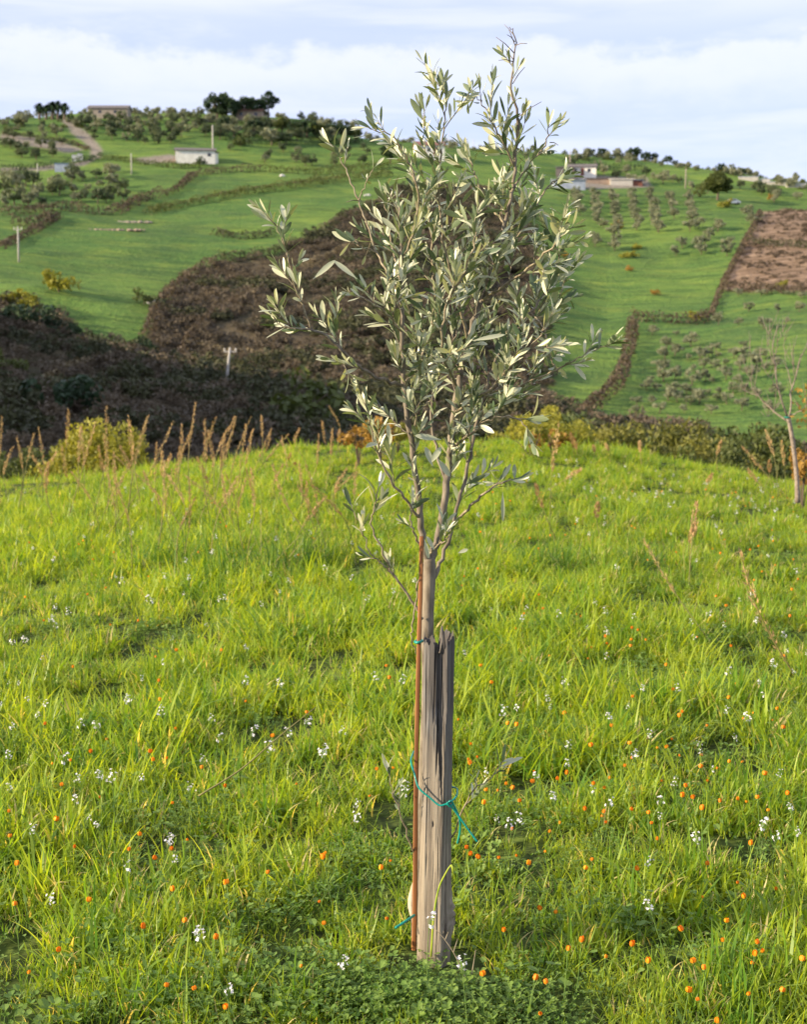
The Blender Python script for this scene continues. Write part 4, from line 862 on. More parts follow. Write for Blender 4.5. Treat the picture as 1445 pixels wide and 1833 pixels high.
Vt, Ft = tube(t4[:, :3] + off, t4[:, 3] * tw, 14); A = Acc(); A.add(Vt, Ft); link('trunk', A.mesh('trunk', M['bark'], True), sap)
LT = Acc(); TW = Acc()
def leaf(base, d, nrm, L, W, bend, tint):
    """lanceolate leaf, lightly folded along the midrib"""
    d = d / np.linalg.norm(d); nrm = nrm - d * np.dot(nrm, d); nrm /= np.linalg.norm(nrm) + 1e-9; s = np.cross(d, nrm)
    t = np.array([0, .12, .32, .55, .78, .93, 1.]); w = np.array([.07, .26, .74, 1, .88, .45, .03]) * W / 2
    c = base + d * (t * L)[:, None] + nrm * (bend * L * t ** 2)[:, None]
    Lf = c + s * w[:, None] + nrm * (w * .28)[:, None]; Rt = c - s * w[:, None] + nrm * (w * .28)[:, None]
    V = np.stack([Lf, c, Rt], 1).reshape(-1, 3); f = []
    for i in range(6): f += [(3 * i, 3 * i + 1, 3 * i + 4, 3 * i + 3), (3 * i + 1, 3 * i + 2, 3 * i + 5, 3 * i + 4)]
    LT.add(V, np.array(f), tint=tint)
nleaf = 0
def leafy(p, start, inter, ls, r=r2):
    """opposite leaf pairs along a twig's path"""
    global nleaf
    seg = np.linalg.norm(np.diff(p, axis=0), axis=1); cs = np.concatenate([[0], np.cumsum(seg)]); L = cs[-1]; ph = r.uniform(0, 3.14); s = start
    while s < L + .001:
        i = min(np.searchsorted(cs, s, side='right') - 1, len(p) - 2); f = (s - cs[i]) / seg[i]; b = p[i] * (1 - f) + p[i + 1] * f; t = (p[i + 1] - p[i]) / seg[i]
        a = np.cross(t, [.3, .2, 1.]); a /= np.linalg.norm(a) + 1e-9; c = np.cross(t, a)
        tipf = s / max(L, .01)
        for q in (0, math.pi):
            if r.uniform() < .13: continue
            an = ph + q + r.normal() * .25; o = math.cos(an) * a + math.sin(an) * c; sp = r.uniform(.42, .85) * (1.15 - .45 * tipf)
            d = t * math.cos(sp) + o * math.sin(sp) + np.array([0, 0, .10]) + r.normal(size=3) * .16
            n_ = t * math.sin(sp) - o * math.cos(sp); n_ = n_ + r.normal(size=3) * .55 + np.array([0, 0, .15])
            ll = ls * r.uniform(.65, 1.25) * (1 - .35 * max(0, tipf - .7) / .3)
            leaf(b, d, n_, ll, ll * r.uniform(.18, .27), r.uniform(-.34, .22), r.uniform(0, 1)); nleaf += 1
        ph += math.pi / 2 + r.normal() * .2; s += inter * r.uniform(.75, 1.3)
    leaf(p[-1], p[-1] - p[-2], r.normal(size=3) + [0, -1, 0], ls * .7, ls * .15, 0, r.uniform(0, 1))
axis_x = float(P(800, 600, TY)[0])
for bi, (rows, st, den, tl) in enumerate(BR):
    b4 = B(rows); n = max(12, len(rows) * 5); q = smoothpath(b4, n); pth = q[:, :3].copy()
    wig = .0035; pth[1:-1] += (r2.normal(size=(n - 2, 3)) * wig * .5); q[:, 3] = np.maximum(q[:, 3], .0007)
    q[:, 3] *= .88; V, Fs = tube(pth + off, q[:, 3], 8 if rows[0][3] > 5 else 6); A = Acc(); A.add(V, Fs)
    TW = A; bmat = M['bark'] if rows[0][3] > 4.5 else M['twig']
    if not den:
        link('branch', A.mesh('branch', bmat, True), sap); continue
    seg = np.linalg.norm(np.diff(pth, axis=0), axis=1); cs = np.concatenate([[0], np.cumsum(seg)]); L = cs[-1]
    bare_top = (bi == 1)
    s = st * L + r2.uniform(0, .02)
    while s < L - .01:
        i = min(np.searchsorted(cs, s, side='right') - 1, n - 2); f = (s - cs[i]) / seg[i]; b = pth[i] * (1 - f) + pth[i + 1] * f; t = (pth[i + 1] - pth[i]) / seg[i]
        fr = s / L; d = (1.5 + (.6 if fr < .42 and bi < 3 else 0)) / den
        if bare_top and fr > .80: d = .045 if fr < .88 else .03
        if bare_top and fr > .72 and fr <= .80: d = .05
        ln = tl * r2.uniform(.5, 1.3) * (1 - .35 * fr)
        if bare_top and fr > .8: ln = .03
        o = unit(1, r2)[0]; o = o - t * np.dot(o, t); o /= np.linalg.norm(o)
        dr = t * .75 + o * r2.uniform(.5, 1.0) + np.array([0, 0, .35]); dr /= np.linalg.norm(dr)
        m_ = 6; tt = np.linspace(0, 1, m_)[:, None]
        tp = b + dr * ln * tt + np.array([0, 0, 1]) * ln * .18 * tt ** 2 + o * ln * .1 * tt ** 2 + np.cumsum(r2.normal(size=(m_, 3)) * ln * .018, 0)
        V, Fs = tube(tp + off, np.linspace(.0013, .0006, m_), 5); TW.add(V, Fs)
        if bare_top and fr > .93: s += d; continue
        leafy(tp, .010, .0128, .045 if ln > .035 else .035)
        if ln > .085:                                    # side shoot
            j = 3; o2 = unit(1, r2)[0]; d2 = dr * .6 + o2 * .7; d2 /= np.linalg.norm(d2); tp2 = tp[j] + d2 * ln * .5 * tt; V, Fs = tube(tp2 + off, np.linspace(.001, .0005, m_), 4); TW.add(V, Fs); leafy(tp2, .010, .0135, .042)
        s += d * r2.uniform(.6, 1.5)
    if not bare_top:
        leafy(pth[int(n * max(st, .8)):], .0, .014, .050)
    else: LEADER = A
    if not bare_top: link('branch', A.mesh('branch', bmat, True), sap)
# a few bare twigs at the tip of the leader
for (x0, y0, x1, y1) in [(922, 75, 908, 62), (922, 82, 944, 78), (921, 95, 888, 66), (918, 110, 893, 108), (925, 212, 970, 182), (918, 150, 940, 120), (720, 360, 735, 345), (985, 255, 1000, 260), (708, 370, 690, 365), (641, 359, 620, 362)]:
    a_, b_ = P(x0, y0, TY + .05), P(x1, y1, TY + .03); LEADER.add(*tube(np.stack([a_, (a_ + b_) / 2 + [0, 0, .003], b_]) + off, [.0012, .001, .0006], 5))
# hand placed large leaves seen against the light field
for (x0, y0, x1, y1, wd, dy) in [(790, 787, 743, 779, .014, -.08), (778, 985, 764, 960, .010, -.1), (760, 965, 768, 1000, .010, -.12), (900, 880, 901, 934, .009, -.08), (898, 860, 915, 830, .009, -.06), (783, 820, 806, 853, .014, -.06), (640, 500, 598, 466, .011, -.18), (560, 500, 600, 465, .012, -.18), (775, 835, 762, 800, .014, -.08), (770, 830, 790, 800, .014, -.08), (820, 990, 838, 983, .009, -.07), (845, 610, 905, 598, .01, -.16), (830, 425, 855, 415, .009, -.2), (975, 640, 1005, 600, .012, -.06), (990, 640, 1008, 645, .012, -.05)]:
    a_, b_ = P(x0, y0, TY + dy), P(x1, y1, TY + dy); d = b_ - a_; leaf(a_, d, np.array([.1, -1, .3]), float(np.linalg.norm(d)), wd, -.05, r2.uniform(0, .5))
LT.V = [v + off for v in LT.V]
link('foliage', LT.mesh('foliage', M['olive'], True), sap); link('branch', LEADER.mesh('branch', M['bark'], True), sap); print('leaves', nleaf)

# ------------------------------------------------------------------ the weathered post
def make_post():
    PY = 3.115; base = P(776, 1752, PY); top = P(787, 1133, PY); Ht = top[2] - base[2]
    corner = np.array([(-34, -8), (-27, -24), (6, -36), (13, -37), (33, -12), (35, 6), (27, 34), (-12, 40), (-34, 26)], float) / 1000
    nper = 150; cl = np.vstack([corner, corner[0]]); sg = np.linalg.norm(np.diff(cl, axis=0), axis=1); cs = np.concatenate([[0], np.cumsum(sg)]); u = np.linspace(0, cs[-1], nper, endpoint=False)
    ring = np.stack([np.interp(u, cs, cl[:, 0]), np.interp(u, cs, cl[:, 1])], 1)
    for _ in range(2): ring = (np.roll(ring, 1, 0) + 2 * ring + np.roll(ring, -1, 0)) / 4
    nz = 230; V = np.zeros((nz, nper, 3)); Ck = np.zeros((nz, nper)); nrm = ring / np.linalg.norm(ring, axis=1)[:, None]
    uu = u / cs[-1]
    jag = (vn(uu * 34, np.zeros(nper), 3) - .5) * .030 + (vn(uu * 80, np.zeros(nper), 8) - .5) * .018
    prof = np.interp(ring[:, 0], [-.034, -.022, -.012, -.006, 0, .006, .02, .034], [-.006, .0, -.004, -.030, -.022, .006, .010, .006])
    ztop = Ht + prof + jag - .012
    for i in range(nz):
        f = i / (nz - 1); z = f * (ztop + .16) - .16; zz = z / Ht
        wid = 1.0 + .02 * np.sin(zz * 7) + .10 * np.clip((.45 - zz) / .45, 0, 1)
        d = (vn(uu * 55 + .12 * np.sin(zz * 5), zz * 11, 41) - .5) * .0015 + (vn(uu * 130, zz * 14, 43) - .5) * .0014 + (fbm(uu * 8, zz * 3.5, 47, 3) - .5) * .004
        # long drying cracks
        ck = np.zeros(nper)
        for (uc, z0, z1, wd, dp) in [(.145, .74, 1.01, .005, .010), (.185, .60, .82, .006, .009), (.24, .80, 1.01, .006, .010), (.10, .3, .62, .003, .004), (.35, .75, 1.0, .003, .004), (.31, .1, .5, .003, .004), (.215, .05, .45, .0035, .004), (.06, .7, 1.0, .004, .006), (.27, .35, .8, .003, .004)]:
            e_ = np.clip(np.minimum((zz - z0), (z1 - zz)) / .06, 0, 1); c_ = uc + (vn(zz * 6, np.zeros(nper), int(uc * 100)) - .5) * .012
            g_ = np.exp(-((uu - c_) / wd) ** 2) * e_; d = d - dp * g_; ck = np.maximum(ck, g_ * .9)
        # gouge where a long splinter has come away
        gw = np.clip((zz - .50) / .30, 0, 1); gx = np.interp(zz, [.5, .75, 1], [.012, .006, .004]); gg = np.clip((.013 * gw - np.abs(ring[:, 0] - gx)) / .004, 0, 1) * (ring[:, 1] < 0) * np.clip((zz - .50) / .08, 0, 1)
        d = d - .011 * gg; ck = np.maximum(ck, gg * .28)  # hollow also coloured darker, painting in the shadow wedge inside it
        # knotty bulge near the foot
        kb = np.exp(-((zz - .19) / .055) ** 2) * np.exp(-((uu - .40) / .07) ** 2); d = d + .011 * kb + kb * (vn(uu * 60, zz * 60, 51) - .5) * .014
        kn = np.exp(-((zz - .165) / .03) ** 2) * np.exp(-((uu - .30) / .03) ** 2); d = d + kn * (.004 + (vn(uu * 90, zz * 70, 53) - .5) * .016); ck = np.maximum(ck, kn * .25)
        kh = np.exp(-((zz - .465) / .008) ** 2 - ((uu - .16) / .007) ** 2); d = d - kh * .005; ck = np.maximum(ck, kh)
        V[i, :, 0] = ring[:, 0] * wid + nrm[:, 0] * d; V[i, :, 1] = ring[:, 1] * wid + nrm[:, 1] * d; V[i, :, 2] = z; Ck[i] = ck
    lean = (top - base) / Ht; V[:, :, 0] += V[:, :, 2] * lean[0]
    V = V.reshape(-1, 3); j = np.arange(nper); k = (j + 1) % nper
    Fq = [np.stack([i * nper + j, i * nper + k, (i + 1) * nper + k, (i + 1) * nper + j], 1) for i in range(nz - 1)]
    # broken top: rings stepping inwards at uneven depths
    last = (nz - 1) * nper; Vs = [V]; Cs = [Ck.ravel()]; cen = np.array([lean[0] * Ht, 0])
    for q, (sc_, dz) in enumerate([(.86, -.006), (.7, -.016), (.5, -.004), (.28, -.02), (.06, -.012)]):
        xy = ring * sc_; z = Ht - .02 + dz + (vn(xy[:, 0] * 170 + 9, xy[:, 1] * 170, 71 + q) - .5) * .034 + prof * .6 * sc_
        Vs.append(np.stack([xy[:, 0] + cen[0], xy[:, 1], z], 1)); Cs.append(np.full(nper, .35 + .3 * (q % 2)))
        o_ = len(V) + q * nper; pr = last if q == 0 else o_ - nper; Fq.append(np.stack([pr + j, pr + k, o_ + k, o_ + j], 1))
    me = mesh('wooden_post', np.concatenate(Vs), np.concatenate(Fq), M['wood'], True, {'crack_shade': np.concatenate(Cs)})
    try: me.set_sharp_from_angle(angle=R_(50))
    except Exception: pass
    o = link('wooden_post', me, loc=base); tag(o, 'weathered grey wooden post with splintered top beside the young olive', 'post')
make_post()
# cane stake left of the post
st = smoothpath(np.vstack([P(741, 1700, 3.16), P(743, 1600, 3.15), P(745, 1400, 3.145), P(749, 1200, 3.145), P(753, 1060, 3.155), P(755, 960, 3.16)]), 40)
A = Acc(); V, Fs = tube(st - st[0], .0058 * (1 + .05 * np.sin(np.arange(40) * 1.7)) * np.linspace(1, .82, 40), 6); A.add(V, Fs)
o = link('cane_stake', A.mesh('cane_stake', M['stake']), loc=st[0]); tag(o, 'thin reddish brown stake rising left of the weathered post', 'stake')
# green plastic ties
def tie(name, paths, label, rad=.0022, group=None):
    A = Acc()
    for pp in paths:
        q = smoothpath(np.array([P(a, b, c) for a, b, c in pp]), 9 * len(pp)); A.add(*tube(q, rad, 8))
    tag(link(name, A.mesh(name, M['tie'], True)), label, 'plant tie', group)
yf = 3.075
tie('plant_tie', [[(741, 1345, 3.19), (736, 1362, 3.135), (742, 1385, 3.10), (750, 1410, 3.082), (770, 1428, 3.074), (786, 1441, 3.068), (797, 1440, 3.066), (806, 1436, 3.068), (816, 1427, 3.084), (819, 1416, 3.11), (815, 1410, 3.15), (790, 1406, 3.20)],
    [(800, 1441, 3.066), (806, 1434, 3.062), (811, 1438, 3.066), (806, 1444, 3.064), (801, 1436, 3.061)],
    [(806, 1440, 3.064), (815, 1452, 3.072), (835, 1480, 3.07), (855, 1507, 3.065)], [(810, 1436, 3.066), (822, 1462, 3.08), (824, 1485, 3.085), (819, 1510, 3.085)]], 'green plastic tie knotted around the middle of the weathered post')
tie('plant_tie', [[(743, 1149, 3.15), (745, 1150, 3.138), (750, 1150, 3.135), (755, 1148, 3.145), (757, 1147, 3.165), (748, 1146, 3.17), (743, 1149, 3.15)]], 'short green plastic tie wrapped around the stake near the post top', .0032)
tie('plant_tie', [[(742, 1638, 3.14), (728, 1648, 3.11), (708, 1661, 3.09)]], 'loose green tie end sticking out left of the post foot', .003)

# ------------------------------------------------------------------ flowers
def near_hit(px, py, hgt):
    """point at height hgt over the meadow under this pixel's ray"""
    a, b, c = ray(px, py); h = math.hypot(a, b); r = np.linspace(1.5, 24, 1400); x = a / h * r; y = b / h * r
    d = H + c / h * r - (g0(x, y) + hgt); k = np.where(d <= 0)[0]
    i = k[0] if len(k) else len(r) - 1; return x[i], y[i], float(g0(x[i], y[i]))
def where(px, py):
    v = 'nearest the camera' if py > 1600 else 'in the near meadow' if py > 1350 else 'in the middle meadow' if py > 1120 else 'in the far meadow' if py > 940 else 'close to the crest'
    h = 'at the far left' if px < 180 else 'left of the post' if px < 450 else 'just left of the post' if px < 740 else 'just right of the post' if px < 1000 else 'right of the post' if px < 1260 else 'at the far right'
    return v + ', ' + h
def orange_proto(i):
    o = empty('orange_flower', (0, 0, 0)); hh = [.17, .20, .15, .18][i]; lx = [.02, -.02, .01, .03][i]
    sp = smoothpath([(0, 0, 0), (lx * .4, 0, hh * .5), (lx, 0, hh)], 8); A = Acc(); A.add(*tube(sp, .0011, 5))
    link('stem', A.mesh('stem', M['green_stem'], True), o)
    A = Acc(); ns = 11; R0 = [.0075, .0065, .0072, .0085][i]; L = [.020, .018, .015, .017][i]     # half closed head of upright petals
    for k in range(ns):
        a = k * 2.4; w = R0 * .62; rr = R0 * (.95 if k % 2 else .6); ca, sa = math.cos(a), math.sin(a); V = []
        for t, q, wz in ((0, .35, .5), (.35, 1.0, 1), (.75, .95, .95), (1.0, .6 + .25 * (k % 3) * .5, .35)):
            c = np.array([ca * rr * q, sa * rr * q, t * L * (1 if k % 2 else .92)]); s_ = np.array([-sa, ca, 0]) * w * wz; V += [c - s_, c + s_]
        A.add(np.array(V) + sp[-1], np.array([(0, 1, 3, 2), (2, 3, 5, 4), (4, 5, 7, 6)]), tint=(k % 5) / 5)
    link('petals', A.mesh('petals', M['orange'], True), o)
    A = Acc(); 
    A.add(*tube(np.array([sp[-1] - [0, 0, .003], sp[-1] + [0, 0, .005]]), [.003, R0 * .75], 8)); link('sepals', A.mesh('sepals', M['green_stem'], True), o)
    A = Acc()
    for t in (.25, .45, .65):
        b = sp[int(t * 7)]; a = t * 17; d = np.array([math.cos(a), math.sin(a), 1.2]); d /= np.linalg.norm(d); s_ = np.cross(d, [0, 0, 1]); s_ /= np.linalg.norm(s_)
        A.add([b, b + d * .02 + s_ * .006, b + d * .045, b + d * .02 - s_ * .006], np.array([(0, 1, 2, 3)]), tint=.6)
    link('leaves', A.mesh('flower_leaves', M['clover']), o); return o, hh
def white_proto(i):
    o = empty('white_flower', (0, 0, 0)); hh = [.24, .20, .27, .22][i]; lx = [.04, -.02, .05, .02][i]; r = np.random.default_rng(50 + i)
    sp = smoothpath([(0, 0, 0), (lx * .3, 0, hh * .5), (lx, 0, hh)], 8); A = Acc(); A.add(*tube(sp, .0009, 5)); W = Acc()
    for k in range([9, 6, 11, 8][i]):
        a = r.uniform(0, 6.28); q = sp[-1] + np.array([math.cos(a) * r.uniform(.003, .014), math.sin(a) * r.uniform(.003, .014), r.uniform(-.016, .014)])
        A.add(*tube(np.array([sp[-2], q]), .0005, 4)); n_ = q - sp[-1] + [0, -.003, .012] + r.normal(size=3) * .004; n_ /= np.linalg.norm(n_); s_ = np.cross(n_, [.1, 1, .2]); s_ /= np.linalg.norm(s_); c_ = np.cross(n_, s_)
        for m in range(4):
            b = m * math.pi / 2; u_ = s_ * math.cos(b) + c_ * math.sin(b); v_ = np.cross(n_, u_); z_ = .0048 * r.uniform(.8, 1.2)
            W.add([q, q + u_ * z_ * .6 + v_ * z_ * .5 + n_ * .002, q + u_ * z_ * 1.15 + n_ * .003, q + u_ * z_ * .6 - v_ * z_ * .5 + n_ * .002], np.array([(0, 1, 2, 3)]), tint=r.uniform(0, 1))
    link('stem', A.mesh('stem', M['green_stem'], True), o); link('petals', W.mesh('petals', M['white'], True), o); return o, hh
def plant_all(protos, named, n, cat, group, what, rfun, smul):
    first = [True] * len(protos); done = 0
    spots = [(a, b, True) for a, b in named]; tries = 0
    while len(spots) < n and tries < 60000:
        tries += 1; a, b = rfun()
        if any(abs(a - c) < 7 and abs(b - d) < 6 for c, d, _ in spots[-60:]): continue
        if 735 < a < 825 and b > 1100: continue
        spots.append((a, b, False))
    spots.sort(key=lambda s: s[0]); seen = {}
    for a, b, nm in spots:
        w_ = where(a, b); seen[w_] = seen.get(w_, -1) + 1
        k = int(rng.integers(0, len(protos))); o, hh = protos[k]; s = smul * rng.uniform(.65, 1.25); x, y, z = near_hit(a, b, hh * s); rot = (rng.normal() * .22, rng.normal() * .22, rng.uniform(0, 6.28))
        if first[k]: first[k] = False; o.location = (x, y, z); o.rotation_euler = rot; o.scale = (s,) * 3
        else: o = copy_tree(o, (x, y, z), rot, s)
        tag(o, what.replace('LL', ordinal(seen[w_]) + ' from left') + ' ' + w_, cat, group + ' ' + where(a, b))
OR = [(957, 1775), (1032, 1683), (1104, 1448), (1370, 1580), (1350, 1523), (1272, 1720), (1417, 1726), (1390, 1690), (1330, 1712), (1355, 1722), (1073, 1443), (1118, 1443), (1307, 1443), (1258, 1457), (1286, 1657), (1291, 1682), (1396, 1688), (1367, 1596), (1350, 1774), (1218, 1774), (1327, 1773), (510, 1727), (383, 1773), (432, 1798), (275, 1778), (19, 1743), (92, 1707), (7, 1728), (8, 1507), (262, 1666), (160, 1621), (305, 1653), (235, 1500), (339, 1512), (226, 1525), (266, 1542), (144, 1513), (280, 1340), (311, 1355), (325, 1437), (137, 1365), (205, 1425), (418, 1592), (473, 1573), (680, 1652), (720, 1600), (601, 1613), (598, 1660), (648, 1378), (703, 1379), (837, 1362), (882, 1364), (917, 1418), (905, 1485), (937, 1525), (830, 1527), (840, 1530), (865, 1528), (718, 1540), (683, 1567), (585, 1531), (597, 1543), (1006, 1277), (1097, 1302), (1225, 1280), (1208, 1328), (1267, 1303), (1177, 1343), (1183, 1400), (1077, 1465), (1278, 1387), (1162, 1475), (1060, 1545), (982, 1493), (1010, 1553), (870, 1745)]
WH = [(843, 1728), (766, 1638), (588, 1735), (435, 1645), (417, 1754), (288, 1494), (262, 1508), (342, 1412), (138, 1465), (180, 1392), (195, 1371), (135, 1548), (236, 1558), (208, 1466), (275, 1389), (255, 1216), (283, 1237), (305, 1185), (411, 1210), (27, 1333), (43, 1405), (76, 1262), (54, 1283), (68, 1245), (1023, 1430), (1010, 1222), (1127, 1278), (1162, 1312), (1180, 1460), (1137, 1531), (1390, 1490), (1428, 1495), (1218, 1622), (1000, 1245), (155, 1085), (103, 1118), (209, 1040), (160, 960), (345, 1035), (155, 935), (70, 975), (185, 958), (520, 1040), (640, 975), (590, 1012), (1255, 1000), (1320, 1055), (1325, 1070), (1137, 1102), (1360, 905)]
def rf_o():
    b = rng.uniform(860, 1833) if rng.uniform() < .35 else 860 + 600 * rng.uniform() ** 1.3
    a = rng.uniform(0, 1445) if rng.uniform() < .45 else rng.uniform(820, 1445)
    return a, max(b, np.interp(a, [0, 300, 620, 960, 1445], [905, 890, 840, 850, 895]))
def rf_w():
    b = 850 + 650 * rng.uniform() ** 1.5; a = rng.uniform(0, 1445)
    if rng.uniform() < .3: a = rng.uniform(960, 1445); b = np.interp(a, [960, 1445], [820, 868]) + rng.uniform(-10, 60)
    return a, max(b, np.interp(a, [0, 300, 620, 960, 1445], [880, 870, 840, 818, 862]))
plant_all([orange_proto(i) for i in range(4)], OR, 300, 'flower', 'orange flowers', 'closed orange flower LL,', rf_o, .68)
plant_all([white_proto(i) for i in range(4)], WH, 290, 'flower', 'white flowers', 'white flower cluster LL,', rf_w, .82)

# ------------------------------------------------------------------ dry grass stalks near the crest
def stalk(px0, py0, px1, py1, r, label, group, head=.36, k=1.0, bendx=0, thick=1.0):
    """from foot pixel to tip pixel at distance r"""
    def pt(a_, b_, dy=0):
        a, b, c = ray(a_, b_); h = math.hypot(a, b); return np.array([a / h * (r + dy), b / h * (r + dy), H + c / h * (r + dy)])
    f = pt(px0, py0); f[2] = float(g0(f[0], f[1])); tp = pt(px1, py1, rng.uniform(-.2, .2)); mid = (f * .5 + tp * .5) + np.array([-bendx, 0, abs(bendx) * .5])
    p = smoothpath(np.array([f, mid, tp]), 22); o = empty('dry_grass_stalk', f); p = p - f; L = np.linalg.norm(np.diff(p, axis=0), axis=1).sum()
    A = Acc(); A.add(*tube(p, np.linspace(.0046, .0018, 22) * k, 5), tint=np.repeat(np.linspace(.1, .95, 22), 5).tolist() + [.1, .9]); link('stem', A.mesh('stem', M['drystem'], True), o)
    n = 110; t = rng.uniform(1 - head, 1.0, n); i = np.clip((t * 21).astype(int), 0, 20); c = p[i] + (p[i + 1] - p[i]) * ((t * 21) % 1)[:, None]
    d = p[i + 1] - p[i]; d /= np.linalg.norm(d, axis=1)[:, None]; w = np.sin(np.clip((t - (1 - head)) / head, 0, 1) * 2.6 + .35) * .011 * k * thick
    u = unit(n, rng); dd = d * .9 + u * .35; dd /= np.linalg.norm(dd, axis=1)[:, None]; s_ = np.cross(dd, unit(n, rng)); s_ /= np.linalg.norm(s_, axis=1)[:, None]
    c = c + u * w[:, None]; l = rng.uniform(.016, .034, n)[:, None] * k; wd = .0026 * k * thick
    V = np.stack([c, c + dd * l * .4 + s_ * wd, c + dd * l, c + dd * l * .4 - s_ * wd], 1).reshape(-1, 3)
    link('seed_head', mesh('seed_head', V, np.arange(4 * n).reshape(-1, 4), M['straw'], False, {'tint': np.repeat(rng.uniform(0, 1, n), 4)}), o)
    A = Acc()
    for q in range(2):
        b = p[3 + 3 * q]; a = rng.uniform(0, 6.28); e_ = b + np.array([math.cos(a) * .13, 0, rng.uniform(.10, .22)]); m_ = (b + e_) / 2 + [0, 0, .04]; pp = smoothpath(np.array([b, m_, e_]), 6); ww = np.array([.003, .004, .004, .003, .002, .0003])[:, None] * np.array([[0, 1, 0]])
        A.add(np.stack([pp - ww, pp + ww], 1).reshape(-1, 3), np.array([(2 * z_, 2 * z_ + 1, 2 * z_ + 3, 2 * z_ + 2) for z_ in range(5)]), tint=rng.uniform(0, .9))
    link('blade', A.mesh('stalk_blade', M['drystem']), o)
    tag(o, label, 'grass stalk', group)
ST = [(0, 900, 3, 748), (35, 900, 60, 778), (30, 905, 30, 785), (88, 890, 68, 764), (96, 885, 122, 735), (75, 910, 50, 800), (140, 900, 144, 765), (165, 930, 190, 728), (120, 930, 170, 756), (150, 910, 145, 765), (190, 930, 186, 780), (225, 935, 230, 744), (225, 940, 265, 745), (180, 960, 310, 755), (255, 925, 262, 748), (280, 955, 280, 793), (170, 950, 235, 830), (350, 970, 205, 815), (340, 920, 350, 722), (310, 905, 325, 760), (330, 940, 345, 765), (365, 915, 366, 752), (375, 940, 385, 748), (350, 930, 372, 770), (385, 930, 420, 747), (375, 945, 422, 748), (412, 955, 448, 748), (418, 950, 440, 760), (425, 930, 452, 770), (430, 965, 398, 850), (390, 960, 425, 870), (405, 925, 412, 780), (470, 880, 468, 745), (440, 900, 485, 768), (450, 890, 515, 778), (455, 860, 485, 775), (535, 880, 520, 812), (550, 870, 536, 768), (600, 850, 590, 728), (590, 850, 577, 755), (612, 840, 608, 770), (330, 965, 300, 850), (415, 970, 330, 850), (100, 930, 85, 830), (190, 900, 176, 800), (60, 900, 100, 810), (245, 900, 215, 800), (300, 900, 290, 810), (500, 880, 528, 830), (590, 1000, 488, 832), (640, 990, 560, 870), (600, 960, 620, 840), (300, 940, 322, 800), (320, 930, 305, 815), (130, 900, 110, 800), (15, 890, 22, 800)]
for q in range(28):
    a = rng.uniform(180, 660); b = rng.uniform(925, 1010); ST.append((a, b, a + rng.normal() * 45, b - rng.uniform(90, 170)))
ST.sort(key=lambda v: v[2]); seenr = {}
for i, (a, b, c, d) in enumerate(ST):
    px = c; r = float(np.clip(np.interp(b, [850, 900, 950, 1000], [16.5, 14.5, 11.5, 9.0]) + rng.uniform(-.5, .5), 8, 17))
    reg = 'at the left edge of the crest' if px < 90 else 'beside the yellow bush on the left crest' if px < 240 else 'on the left crest between bush and tussock' if px < 340 else 'in the thick stalk group left of the tree' if px < 460 else 'between the stalk group and the tree'
    seenr[reg] = seenr.get(reg, -1) + 1
    stalk(a, b, c, d, r, 'golden dry stalk ' + reg + ', %s from left' % ordinal(seenr[reg]), 'dry grass stalks ' + reg, rng.uniform(.38, .6), 1.0 if r > 12 else .8, rng.uniform(-.10, .10), rng.uniform(.7, 1.7))
SR = [(1150, 850, 1146, 790), (1030, 845, 1022, 775), (1035, 850, 1030, 790), (1090, 850, 1085, 795), (1290, 850, 1292, 790), (1366, 870, 1378, 825), (1395, 870, 1372, 770), (1410, 880, 1400, 790), (1425, 880, 1330, 800), (1435, 880, 1440, 815), (1400, 885, 1340, 840), (985, 960, 1000, 760), (955, 920, 1040, 840), (1235, 1000, 1248, 900), (1242, 985, 1245, 940), (1000, 960, 960, 870), (1080, 960, 1070, 900), (1265, 900, 1275, 850), (1060, 850, 1063, 798), (985, 850, 983, 780)]
SR.sort(key=lambda v: v[2])
for i, (a, b, c, d) in enumerate(SR):
    r = float(np.clip(np.interp(b, [850, 900, 950, 1000], [16.5, 14.0, 10.5, 8.5]), 8, 17)); reg = 'beside the bare sapling' if c > 1300 else 'on the right crest' if b < 900 else 'in the far meadow right of the tree'
    seenr[reg] = seenr.get(reg, -1) + 1
    stalk(a, b, c, d, r, 'thin dry grass stalk ' + reg + ', %s from left' % ordinal(seenr[reg]), 'dry grass stalks ' + reg, .4, .9, rng.uniform(-.05, .05), 1.8)
stalk(1445, 1100, 1325, 988, 6.2, 'bent pale feathery grass head hanging in at the right edge', 'bent grass heads', .85, .9, 0.05, 1.5)
stalk(1290, 1070, 1155, 968, 6.8, 'bent dark dry grass head in the middle right meadow', 'bent grass heads', .5, .7, .03)
for i, (px, py, r_, sc_, lab) in enumerate([(425, 1010, 8.6, 1.0, 'dark green tussock of tall grass under the dense dry stalks'), (300, 985, 9.4, .8, 'tall green grass tussock left of the darkest tussock'), (555, 1000, 9.0, .8, 'tall green grass tussock between the stalks and the tree'), (1140, 985, 9.0, .6, 'thin tall grass tussock in the middle right meadow'), (985, 985, 8.8, .7, 'thin tall grass tussock right of the sapling trunk')]):
    V, Fq, t = blade_patch(230, .34, .26, .55, .0075, rng, .9, .8)
    a, b, c = ray(px, py); h = math.hypot(a, b); x = a / h * r_; y = b / h * r_; o = link('grass_tussock', mesh('grass_tussock', V * sc_, Fq, M['tussock'], True, {'tint': t}), loc=(x, y, float(g0(x, y)))); tag(o, lab, 'tussock')
